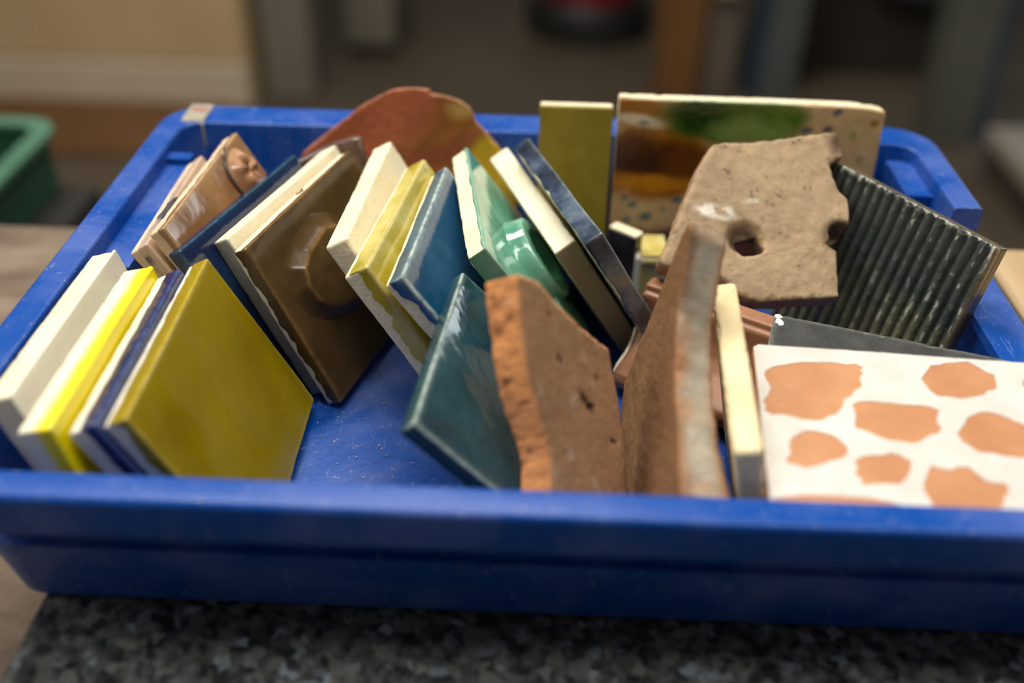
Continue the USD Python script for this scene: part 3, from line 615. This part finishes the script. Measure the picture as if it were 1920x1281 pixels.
# ------------------------------------------------------------------ moulded terracotta trim
ax = np.array([.862, -.507, 0.]); sd = np.array([-.507, -.862, 0.])
prof = [(0, 4), (0, 51), (1, 52), (8.5, 52), (9.3, 51.4), (9.5, 49.2), (10.6, 48.8), (11.6, 48.4), (12.2, 47), (12.6, 34), (14.5, 28), (19, 23), (25, 20), (32, 19), (36, 17.5), (37.5, 14), (37, 10), (30, 7), (14, 4)]
cs = m3.CrossSection([[(a / 1000, b / 1000) for a, b in prof]], m3.FillRule.NonZero)
m = m3.Manifold.extrude(cs, .078).refine_to_length(.0025); mm = m.to_mesh()
tm = trimesh.Trimesh(mm.vert_properties[:, :3].astype(float), mm.tri_verts, process=True); trimesh.smoothing.filter_laplacian(tm, iterations=1, volume_constraint=False); tm = rough(tm, .0002, 60, 6)
tr = thing('terracotta_trim', 'moulded pinkish terracotta trim piece lying behind the grey edged stone shard', 'trim piece', frame((.0530, .1825, .0), sd, (0, 0, 1), ax) if np.dot(np.cross(sd, (0, 0, 1)), ax) > 0 else frame((.0530, .1825, 0), sd, (0, 0, 1), ax))
TERRA = mat('terracotta_pink', two(S(140, 94, 66), S(170, 122, 92)), 40, rough=.38, bump=.0002, bscale=500, edge=S(214, 170, 140), efac=.5, erad=.0014)
v = np.array(tm.vertices)
part(tr, 'body', tm, TERRA, smooth=True)
q = np.array([(15.6, 31), (17.5, 26.5), (21, 23.6), (26, 21.6), (31, 20.6), (34, 19.4)])
cs = m3.CrossSection([[(a / 1000, b / 1000) for a, b in jag([(14.6, 30), (16.4, 25.5), (20, 22), (25, 20), (31, 18.8), (34, 16), (31, 15.2), (24, 16.6), (17, 20), (14.4, 26)], 1.5, .3, 2)]], m3.FillRule.NonZero)
m = m3.Manifold.extrude(cs, .0012).translate((0, 0, -.0008)).refine_to_length(.0012)
part(tr, 'white_glaze_drip', m, gl('milk_glaze', two(S(226, 216, 200), S(240, 232, 220)), loc=17, rough=.12), smooth=50)

# ------------------------------------------------------------------ dark slate tile
sl = thing('slate_tile', 'dark charcoal slate tile with a chipped light corner, under the spotted tile', 'slate', rvframe([0.07159, 0.04315, 0.05569, 0.00059, 0.0038, -0.29353]))
vv, ff, dd = rbox(.100, .100, .0060, .0007, .0022)
vv = chip(warp(vv, dd, .0002, 81), (.1, .1, .006), 81, .0009)
SLATE = mat('slate', two(S(44, 46, 46), S(62, 64, 64)), 120, rough=.6, bump=.0004, bscale=600, edge=S(150, 150, 138), efac=.9, erad=.0008, speck=(700, .7, S(110, 110, 106), .5))
part(sl, 'body', trimesh.Trimesh(vv, ff, process=False), SLATE, wear=wear_of(rbox(.100, .100, .0060, .0007, .0022)[0], (.1, .1, .006), .0007))
PAINT = mat('white_paint', two(S(236, 236, 234), S(246, 246, 244)), 100, rough=.4)
for poly, k in (([(.4, 99.6), (2.4, 99.7), (3.6, 97.9), (2.6, 97.2), (1.8, 96.6), (.4, 97.4)], 0), ([(1.2, 96.2), (2.8, 96.6), (4.4, 94.6), (4.6, 92.2), (3.0, 91.4), (2.2, 92.8), (1.0, 93.2)], 1)):
    m = m3.Manifold.extrude(m3.CrossSection([[(a / 1000, b / 1000) for a, b in jag(poly, .6, .25, k)]], m3.FillRule.NonZero), .0003)
    part(sl, 'paint_chip', m.translate((0, 0, .0059)), PAINT, smooth=False)

# ------------------------------------------------------------------ white tile with terracotta spots
SPOTS = [[[3.2, 78.5], [4.3, 81.8], [7.1, 84.6], [11.7, 86.6], [18.3, 89.1], [24.7, 89.4], [30.5, 90.5], [35.5, 89.8], [39.4, 90.6], [42.0, 88.6], [40.1, 86.7], [41.2, 85.3], [39.4, 81.9], [39.8, 76.8], [36.4, 73.8], [34.6, 70.1], [31.9, 67.7], [30.3, 62.6], [27.7, 58.5], [25.1, 57.2], [22.4, 54.5], [19.4, 53.8], [15.3, 53.8], [11.2, 54.8], [9.0, 55.9], [4.1, 55.2], [1.6, 57.3], [2.4, 59.8], [1.8, 62.6], [3.8, 66.8], [5.1, 71.0], [4.4, 74.0]], [[62.6, 84.6], [65.5, 89.2], [68.2, 93.3], [73.1, 95.6], [79.8, 97.6], [83.6, 97.8], [86.1, 95.2], [88.5, 92.3], [91.2, 90.6], [90.9, 85.9], [89.5, 81.6], [86.1, 80.1], [83.7, 77.3], [80.2, 75.5], [74.5, 73.9], [70.4, 74.5], [66.8, 74.5], [64.8, 76.7], [63.3, 81.1]], [[34.5, 65.2], [38.5, 67.5], [44.6, 68.0], [49.3, 67.7], [54.1, 67.8], [59.5, 68.1], [63.5, 67.2], [65.9, 66.1], [64.3, 62.5], [63.3, 59.1], [64.3, 55.6], [62.8, 52.6], [59.1, 51.2], [56.1, 47.7], [52.9, 45.8], [49.6, 46.1], [45.0, 46.2], [41.3, 47.9], [37.6, 50.1], [33.2, 51.8], [34.2, 56.5], [34.5, 60.3]], [[68.9, 53.0], [72.1, 58.0], [75.0, 63.1], [79.2, 66.3], [83.0, 67.5], [87.4, 66.2], [91.3, 63.4], [95.8, 60.8], [97.3, 57.8], [95.8, 50.5], [92.7, 45.7], [88.7, 43.0], [83.8, 43.2], [79.0, 44.3], [74.5, 44.1], [71.9, 47.2], [69.6, 49.5]], [[7.1, 31.5], [9.1, 34.7], [8.9, 39.5], [10.1, 42.7], [13.3, 45.9], [16.4, 48.1], [19.9, 47.9], [25.0, 46.6], [27.5, 43.8], [29.0, 40.5], [29.0, 37.0], [25.6, 34.0], [20.8, 31.7], [17.2, 29.5], [13.7, 28.0], [10.5, 29.0], [7.7, 29.5]], [[30.6, 33.4], [33.2, 36.3], [38.0, 37.8], [42.0, 38.4], [43.4, 39.8], [46.6, 39.0], [50.1, 36.9], [49.1, 33.0], [47.1, 28.2], [44.2, 24.2], [40.1, 24.0], [36.2, 23.1], [31.6, 21.5], [31.3, 25.2], [29.7, 27.1], [31.0, 30.5]], [[52.3, 26.9], [54.6, 31.3], [56.2, 35.2], [58.5, 34.3], [62.7, 33.6], [65.3, 35.2], [68.8, 36.1], [70.9, 33.5], [73.2, 29.7], [76.3, 28.9], [79.6, 29.4], [80.0, 25.9], [77.3, 22.4], [75.7, 18.3], [72.5, 14.1], [67.3, 12.5], [58.1, 11.7], [53.6, 12.8], [52.7, 16.7], [51.4, 22.0]], [[0.6, 11.4], [6.3, 13.5], [13.4, 15.1], [21.6, 15.6], [30.8, 16.3], [38.7, 15.6], [44.7, 13.7], [42, 12.2], [23.3, 10.9], [7.7, 9.9], [0.6, 9.7]], [[100, 86], [104, 92], [112, 94], [120, 90], [122, 80], [116, 74], [106, 75], [101, 80]], [[100, 34], [106, 40], [114, 38], [118, 28], [112, 18], [103, 20]]]
sp = thing('spotted_tile', 'white tile with ragged terracotta brown spots lying flat at the front right', 'tile', rvframe([0.07523, 0.00686, 0.06158, 0.00273, -0.01182, -0.09333]))
cut = [(0, 7.5), (60, 13.2), (129.6, 20), (130, 100.6), (110, 100.9), (80, 100.3), (50, 100.1), (20, 99.4), (2, 98.8), (0, 97)]
tm = slab_mesh(cut, .0072, .0022, 1); tm = rough(tm, .0002, 80, 4)
part(sp, 'body', tm, mat('terracotta_body', two(S(176, 112, 76), S(198, 134, 94)), 90, rough=.7, bump=.0003, bscale=500), smooth=40)
c2 = jag([(.2, 7.8), (60, 13.6), (129.2, 20.4), (129.6, 100.2), (110, 100.4), (80, 99.8), (50, 99.6), (20, 98.9), (2.4, 98.3), (.4, 96.6)], 1.6, .35, 5)
top_cs = m3.CrossSection([(c2 / 1000).tolist()], m3.FillRule.NonZero)
ragged = [jag(P, .9, .55, k + 2) for k, P in enumerate(SPOTS)]
for P in ragged: top_cs = top_cs - m3.CrossSection([(P / 1000).tolist()], m3.FillRule.NonZero)
m = m3.Manifold.extrude(top_cs, .00055).translate((0, 0, .0071))
SLIP = mat('white_slip', two(S(210, 206, 199), S(224, 220, 214)), 60, rough=.45, bump=.0004, bscale=160, speck=(60, .72, S(222, 200, 160), .6))
part(sp, 'white_slip', m, SLIP, smooth=False)
SPOTM = mat('terracotta_spot', two(S(188, 130, 90), S(204, 148, 106)), 35, detail=6, rough=.42, bump=.0003, bscale=300, speck=(140, .70, S(222, 172, 130), .5))
for P in ragged:
    P2 = m3.CrossSection([(P / 1000).tolist()], m3.FillRule.NonZero).offset(-.00004, m3.JoinType.Miter)
    part(sp, 'bare_spot', m3.Manifold.extrude(P2, .00030).translate((0, 0, .0071)), SPOTM, smooth=False)

# ------------------------------------------------------------------ holed stone-like fragment
sto = [(2.4, 82.3), (4.7, 84.2), (13.8, 84.6), (24.9, 84.3), (34.1, 84.8), (43.5, 85.2), (54.4, 86.6), (61.3, 87.3), (66.6, 87.0), (70.6, 84.2), (71.5, 77.0), (69.2, 73.0), (61.6, 69.3), (60.9, 62.4), (61.9, 56.8), (64.2, 52.6), (66.5, 49.7), (64.5, 40.4), (62.2, 33.8), (57.0, 30.9), (52.4, 30.6), (49.8, 28.2), (54.0, 23.9), (51.9, 12.4), (49.7, 1.0), (43.3, .8), (32.2, 1.5), (19.7, 1.7), (11.2, 2.5), (6.5, 3.5), (0, 7.8), (-6.5, 18.5), (-20.5, 22.2), (-31.3, 23.7), (-31.9, 27.0), (-28.6, 31.8), (-21.6, 42.9), (-15.7, 54.4), (-6.4, 69.8)]
a_, y_ = math.radians(36), math.radians(12)
u = np.array([math.cos(y_), math.sin(y_), 0]); v = np.array([-math.sin(y_) * math.cos(a_), math.cos(y_) * math.cos(a_), math.sin(a_)]); n = np.cross(u, v)
st = thing('holed_stone', 'brown broken ceramic fragment pierced by a square hole', 'ceramic fragment', frame((.09, .16, .05), u, v, n))
hole = m3.Manifold.cube((.0108, .0098, .05), True).rotate((0, 0, 10)).translate((.0128, .0304, -.006))
fun = m3.Manifold.cylinder(.0070, .0048, .0105, 24).translate((.0108, .0335, -.0064))
dent = m3.Manifold.cylinder(.016, .0052, .0082, 20).rotate((0, 0, 25)).translate((.0590, .0315, -.0120)) + m3.Manifold.sphere(.0075, 24).translate((.0715, .0790, .0045))
tm = slab_mesh(jag(sto, 2.0, .7, 4), .0125, .0016, 3, cut=hole + fun + dent, back=True)
tm = rough(tm, .0011, 60, 14); tm = rough(tm, .0006, 280, 15)
v_ = np.array(tm.vertices); nz = np.array(tm.vertex_normals)[:, 2]
C = np.tile(np.array(S(172, 148, 118)), (len(v_), 1)) * (.84 + .32 * fbm(v_ * 45, 5, 3))[:, None]
dk = np.clip((fbm(v_ * 330, 4, 21) - .68) * 9, 0, 1)[:, None] * .6; C = C * (1 - dk) + np.array(S(70, 52, 40)) * dk
oe = np.clip((.75 - nz) / .5, 0, 1)[:, None] * np.clip((fbm(v_ * 90, 3, 6) - .35) * 3, 0, 1)[:, None] * .6; C = C * (1 - oe) + np.array(S(184, 118, 74)) * oe
wp = np.clip(1.15 - np.hypot((v_[:, 0] + .001) / .0105, (v_[:, 1] - .0485 + (v_[:, 0]) * .25) / .0042), 0, 1) * np.clip((fbm(v_ * 320, 4, 9) - .30) * 4, 0, 1); wp = np.clip(wp * 2.2, 0, 1)[:, None] * (nz > .3)[:, None]; C = C * (1 - wp) + np.array(S(236, 228, 214)) * wp
w2 = (np.clip(1 - np.hypot((v_[:, 0] - .018) / .0065, (v_[:, 1] - .0525) / .0024), 0, 1) * np.clip((fbm(v_ * 300, 4, 19) - .35) * 4, 0, 1))[:, None] * .8; C = C * (1 - w2) + np.array(S(226, 216, 200)) * w2
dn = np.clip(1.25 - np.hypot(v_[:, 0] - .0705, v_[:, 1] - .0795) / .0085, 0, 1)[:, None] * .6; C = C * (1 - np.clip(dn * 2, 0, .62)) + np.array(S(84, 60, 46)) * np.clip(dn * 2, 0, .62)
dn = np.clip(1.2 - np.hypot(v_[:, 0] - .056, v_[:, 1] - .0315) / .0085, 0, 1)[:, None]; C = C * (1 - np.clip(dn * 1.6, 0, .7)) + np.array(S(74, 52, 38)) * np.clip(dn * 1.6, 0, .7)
hole_shade = (np.hypot(v_[:, 0] - .0122, v_[:, 1] - .0315) < .0125) & (v_[:, 2] < -.0022)
hole_shade = (np.clip((-.0022 - v_[:, 2]) / .003, 0, 1) * hole_shade)[:, None] * .8; C = C * (1 - hole_shade) + np.array(S(58, 42, 32)) * hole_shade  # shade inside the hole put into the colour, darker with depth
STONE = mat('stone_clay', two((.90, .90, .90), (1.08, 1.08, 1.08)), 160, detail=8, rough=.85, Cd=True, bump=.0004, bscale=420, spec=.3)
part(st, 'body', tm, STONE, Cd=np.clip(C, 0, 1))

# ------------------------------------------------------------------ orange brick shard
br = [(4, -14), (4.5, 8), (9.1, 31.9), (16.2, 46.7), (16.6, 63.5), (18.0, 75.4), (22.9, 92.0), (28.9, 109.3), (37.6, 102.3), (42.3, 92.1), (50.0, 78.3), (61.5, 62.7), (60.0, 55.3), (58.2, 45.1), (54.1, 28.5), (45.5, 8.8), (38, -14)]
B = thing('brick_shard', 'orange brown brick shard with a rough bright edge, beside the teal tile', 'brick shard', frame((.01183, .024, .01918), (.58779, .80902, 0), (-.34792, .25278, .90280), (.73038, -.53065, .43006)))
tm = slab_mesh(jag(br, 2.0, .5, 6), .0115, .0016, 2, back=True)
v_ = np.array(tm.vertices)
v_[:, 0] += v_[:, 2] * .62 * np.clip((.045 - v_[:, 0] + (v_[:, 1] - .05) * .18) / .02, 0, 1); tm.vertices = v_
left = np.clip((-v_[:, 2] - .0015) / .002, 0, 1)
tm.vertices = v_ + np.array(tm.vertex_normals) * (left * (fbm(v_ * 300, 5, 3) - .5) * .0020)[:, None]
tm = rough(tm, .0004, 90, 8); tm = rough(tm, .00018, 420, 9)
v_ = np.array(tm.vertices); nn = np.array(tm.vertex_normals)
C = np.tile(np.array(S(178, 138, 102)), (len(v_), 1)) * (.80 + .40 * fbm(v_ * 40, 5, 31))[:, None]
e = np.clip((.86 - nn[:, 2]) / .25, 0, 1)[:, None]; pit = np.clip((fbm(v_ * 240, 4, 37) - .60) * 9, 0, 1)[:, None] * .7; C2 = (np.array(S(240, 164, 104)) * (1 - pit) + np.array(S(110, 62, 40)) * pit) * (.78 + .5 * fbm(v_ * 130, 4, 32))[:, None]; C = C * (1 - e) + C2 * e
for hx, hy, rx, ry in ((34.3, 72.7, .7, 2.4), (40.1, 51.5, 1.2, 5.0), (41.5, 48.2, 1.6, 1.4), (49.3, 56.9, .5, 1.2), (36.2, 89.9, .6, 1.0), (47, 30, .8, 1.4)):
    q = np.hypot((v_[:, 0] * 1000 - hx + .25 * (v_[:, 1] * 1000 - hy)) / rx, (v_[:, 1] * 1000 - hy) / ry)
    d = np.clip(1.4 - q, 0, 1)[:, None] * (nn[:, 2] > .3)[:, None]; C = C * (1 - np.clip(d * 2, 0, .9)) + np.array(S(62, 40, 28)) * np.clip(d * 2, 0, .9)
    tm.vertices = np.array(tm.vertices) - np.array([0, 0, 1]) * np.clip(1.2 - q, 0, 1)[:, None] * (nn[:, 2] > .3)[:, None] * .0012
w_ = np.clip((fbm(v_ * (260, 90, 260), 4, 35) - .66) * 9, 0, 1)[:, None] * .6; C = C * (1 - w_) + np.array(S(206, 180, 156)) * w_
BRICK = mat('brick_clay', two((.88, .88, .88), (1.08, 1.08, 1.08)), 200, detail=8, rough=.85, Cd=True, bump=.0005, bscale=460, spec=.3, speck=(900, .68, S(90, 56, 38), .5))
part(B, 'body', tm, BRICK, Cd=np.clip(C, 0, 1))

# ------------------------------------------------------------------ grey edged stone shard
sb = [(27, 1), (26, 8), (21, 38), (23.2, 60.4), (43.0, 66.8), (69.6, 78.0), (88, 93.0), (96, 108.7), (101.2, 119.7), (106, 121), (110.5, 113.4), (117.1, 88.7), (120.0, 77.3), (126.9, 42.3), (133.6, 22.9), (128, 10), (117.7, 2), (60, 1)]
G = thing('stone_shard', 'brown ceramic shard with a grey orange rimmed edge, standing right of the brick shard', 'ceramic shard', frame((.0415, 0, .004), (-.05234, .99863, 0), (.13898, .00728, .99027), (-.98891, -.05183, .13917)) if False else frame((.0415, 0, .004), (-.05234, .99863, 0), (.13898, .00728, .99027), tuple(np.cross((-.05234, .99863, 0), (.13898, .00728, .99027)))))
tm = slab_mesh(jag(sb, 2.2, .5, 9), .0155, .0017, 5)
v_ = np.array(tm.vertices)
v_[:, 2] += (v_[:, 2] / .0155) * np.clip(.066 - v_[:, 1], 0, .05) * .36
v_[:, 1] -= np.clip(v_[:, 2], 0, .02) * .34 * np.clip((v_[:, 1] - .06) / .03, 0, 1)
tm.vertices = v_
tm = rough(tm, .0010, 55, 18); tm = rough(tm, .0003, 300, 19)
v_ = np.array(tm.vertices); nn = np.array(tm.vertex_normals)
C = np.tile(np.array(S(146, 106, 72)), (len(v_), 1)) * (.78 + .44 * fbm(v_ * 40, 5, 41))[:, None]
edge = np.clip(1 - np.abs(nn[:, 2]) * 1.25, 0, 1)
z = (v_[:, 2]) / .0155
nsl = fbm(v_ * 110, 5, 43) - .5
g1 = (np.clip(1.25 - np.abs(z - .56 + nsl * .5) / .44, 0, 1) * np.clip(edge * 2.2, 0, 1))
g1 = np.clip(g1 * (1.15 + nsl * 2.2), 0, 1)[:, None]
orange = np.clip(edge * 2.4, 0, 1)[:, None] * np.clip(.75 + (fbm(v_ * 60, 4, 47) - .5) * 1.6, 0, 1)[:, None]; C = C * (1 - orange) + np.array(S(188, 134, 92)) * orange
C = C * (1 - g1) + (np.array(S(172, 164, 148)) * (.62 + .76 * fbm(v_ * 60, 5, 44))[:, None]) * g1
dkb = (np.clip(1 - np.abs(z - .10) / .2, 0, 1) * np.clip(edge * 3, 0, 1) * np.clip((fbm(v_ * 45, 3, 45) - .3) * 3, 0, 1))[:, None] * .7; C = C * (1 - dkb) + np.array(S(88, 78, 70)) * dkb
part(G, 'body', tm, mat('shard_clay', two((.88, .88, .88), (1.08, 1.08, 1.08)), 200, detail=8, rough=.85, Cd=True, bump=.0005, bscale=420, spec=.3, speck=(800, .67, S(84, 58, 42), .5)), Cd=np.clip(C, 0, 1))

# ------------------------------------------------------------------ things beyond the tray, all far out of focus
tb = thing('timber_board', 'pale timber board lying on the bench right of the blue tray', 'board', at(.247, -.05, TABLE_Z))
part(tb, 'board', plainbox((0, 0, .001), (.30, .325, .050), .002), TIMBER_M, smooth=False)

GREENP = mat('green_plastic', two(S(28, 70, 52), S(40, 86, 66)), 8, rough=.4)
gt = thing('green_tray', 'green plastic tray on a dark stand behind the bench at the left', 'tray', at(-.765, .50, -.10))


def round_cs(x0, y0, x1, y1, r):
    return m3.CrossSection([[(x0 + r, y0 + r), (x1 - r, y0 + r), (x1 - r, y1 - r), (x0 + r, y1 - r)]], m3.FillRule.NonZero).offset(r, m3.JoinType.Round, 2.0, 40)


q = m3.Manifold.extrude(round_cs(0, 0, .295, .165, .03), .055) - m3.Manifold.extrude(round_cs(.009, .009, .286, .156, .024), .06).translate((0, 0, .006))
part(gt, 'tray_body', q.translate((0, 0, -.055)), GREENP, smooth=30)
q = m3.Manifold.extrude(round_cs(-.006, -.006, .301, .171, .034) - round_cs(.012, .012, .283, .153, .02), .006)
part(gt, 'rim', q.translate((0, 0, -.003)), mat('green_rim', two(S(62, 104, 82), S(78, 118, 96)), 8, rough=.4), smooth=30)
BLACK = mat('black_metal', two(S(26, 26, 26), S(38, 37, 35)), 10, rough=.45)
ts = thing('trestle_stand', 'dark metal trestle stand carrying the green tray', 'stand', at(-.765, .50, -.80))
part(ts, 'top_bar', plainbox((-.02, .02, .612), (.33, .15, .643), .003), BLACK, smooth=False)
for (a, b) in (((.30, .03, .61), (.36, -.05, .0)), ((.30, .14, .61), (.37, .24, .0)), ((.0, .03, .61), (-.06, -.05, .0)), ((.0, .14, .61), (-.06, .24, .0))):
    part(ts, 'leg', tube([np.array(a) * (1 - t) + np.array(b) * t for t in np.linspace(0, 1, 5)], .013, 8), BLACK, smooth=True)

CAB = mat('cream_cabinet_paint', two(S(192, 164, 124), S(200, 174, 134)), 3, rough=.5)
PALE = mat('pale_plinth_paint', two(S(196, 180, 158), S(204, 190, 168)), 3, rough=.5)
cb = thing('cream_cabinet', 'cream cabinet with a pale plinth far behind at the left', 'cabinet', at(-2.2, 2.37, -.8))
part(cb, 'door', plainbox((0, -.018, .125), (1.40, -.001, 1.2), .004), CAB, smooth=False)
part(cb, 'carcass', plainbox((0, 0, 0), (1.41, .6, 1.2), .004), CAB, smooth=False)
part(cb, 'plinth', plainbox((0, -.03, .0), (1.405, -.001, .12), .004), PALE, smooth=False)
fm = thing('brown_board', 'brown board lying on the floor before the cream cabinet', 'board', at(-2.2, 2.02, -.798))
part(fm, 'board', plainbox((0, 0, 0), (1.36, .33, .012), .002), mat('brown_board_wood', two(S(96, 64, 34), S(110, 76, 42)), 3, rough=.6), smooth=False)
GREYP = mat('grey_paint', two(S(112, 106, 96), S(122, 116, 104)), 3, rough=.5)
gp = thing('grey_post', 'grey painted square post beside the cream cabinet', 'post', at(-.765, 2.42, -.8))
part(gp, 'post', plainbox((0, 0, .0), (.135, .12, 1.3), .006), GREYP, smooth=False)
gq = thing('partition', 'grey panel standing behind the grey post, its edge in shadow', 'panel', at(-.60, 2.75, -.8))
part(gq, 'panel', plainbox((0, 0, .04), (.15, .5, 1.3), .006), GREYP, smooth=False)
part(gq, 'foot', plainbox((.01, .02, 0), (.14, .48, .038), .006), BLACK, smooth=False)

RED = mat('red_plastic', two(S(112, 18, 22), S(130, 24, 28)), 5, rough=.4)
vc = thing('red_vacuum', 'round red and black vacuum cleaner on the floor far behind', 'vacuum cleaner', at(.15, 3.10, -.8))
part(vc, 'base', lathe([(0, 0), (.19, 0), (.21, .02), (.21, .09), (.19, .12), (0, .12)]), BLACK, smooth=40)
part(vc, 'body', lathe([(0, .121), (.165, .121), (.17, .15), (.165, .24), (.15, .27), (0, .275)]), RED, smooth=40)
part(vc, 'lid', lathe([(0, .276), (.14, .276), (.12, .33), (.04, .36), (0, .36)]), BLACK, smooth=40)

bp = thing('brown_post', 'brown wooden post standing behind the landscape tile', 'post', at(.318, 2.50, -.8))
part(bp, 'post', plainbox((0, 0, 0), (.125, .09, 1.3), .004), mat('brown_post_wood', two(S(104, 68, 32), S(118, 80, 40)), 6, stretch=(4, 4, .4), rough=.6), smooth=False)
cs_ = thing('cream_stick', 'short cream painted stick leaning on a grey batten behind', 'stick', at(.462, 2.49, -.52))
part(cs_, 'stick', plainbox((0, 0, .02), (.055, .03, 1.0), .003), mat('cream_stick_paint', two(S(176, 156, 120), S(186, 166, 130)), 6, rough=.5), smooth=False)
gb = thing('grey_batten', 'grey batten behind the cream stick', 'batten', at(.46, 2.53, -.8))
part(gb, 'batten', plainbox((0, 0, 0), (.085, .03, 1.2), .003), mat('batten_paint', two(S(96, 84, 74), S(108, 96, 84)), 6, rough=.5), smooth=False)
sgp = thing('steel_post', 'blue grey steel post right of the cream stick', 'post', at(.585, 2.53, -.8))
SLG = mat('steel_grey', two(S(78, 84, 82), S(88, 94, 92)), 6, rough=.45)
part(sgp, 'web', plainbox((.035, .0, 0), (.135, .02, 1.3), .003), SLG, smooth=False)
part(sgp, 'flange', plainbox((0, -.01, 0), (.033, .06, 1.3), .003), mat('steel_blue', two(S(36, 54, 72), S(44, 62, 82)), 6, rough=.45), smooth=False)
dc = thing('dark_cabinet', 'dark brown cabinet in deep shade beyond the holed stone', 'cabinet', at(.74, 2.75, -.8))
part(dc, 'carcass', plainbox((0, 0, .0), (.62, .5, 1.1), .006), mat('dark_cabinet_paint', two(S(44, 38, 32), S(52, 46, 40)), 4, rough=.5), smooth=False)
part(dc, 'handle', tube([(.18, -.04, .34), (.24, -.045, .26), (.34, -.045, .24), (.42, -.04, .24)], .022, 8), BLACK, smooth=True)
gl_ = thing('machine_support', 'slanted grey green machine leg at the far right', 'machine leg', at(0, 0, -.8))
q = m3.Manifold.hull_points(np.array([(1.02 + x, 2.26 + y, 0) for x in (0, .12) for y in (0, .10)] + [(.98 + x, 2.30 + y, 1.3) for x in (0, .12) for y in (0, .10)]))
part(gl_, 'leg', q, mat('machine_grey', two(S(84, 86, 78), S(94, 96, 88)), 5, rough=.5), smooth=False)
q = m3.Manifold.hull_points(np.array([(1.143 + x, 2.27 + y, 0) for x in (0, .03) for y in (0, .10)] + [(1.103 + x, 2.31 + y, 1.3) for x in (0, .03) for y in (0, .10)]))
part(gl_, 'side_strip', q, mat('machine_blue', two(S(54, 66, 84), S(62, 76, 94)), 5, rough=.5), smooth=False)
wb = thing('pale_box', 'pale grey box on the floor at the far right edge', 'box', at(1.06, 1.80, -.8))
part(wb, 'box', plainbox((.05, 0, .0), (.75, .3, .075), .004), mat('dark_box_card', two(S(60, 48, 40), S(70, 58, 50)), 5, rough=.6), smooth=False)
part(wb, 'lid', plainbox((.04, -.01, .077), (.76, .31, .115), .004), mat('pale_lid_card', two(S(140, 132, 120), S(150, 142, 130)), 5, rough=.6), smooth=False)
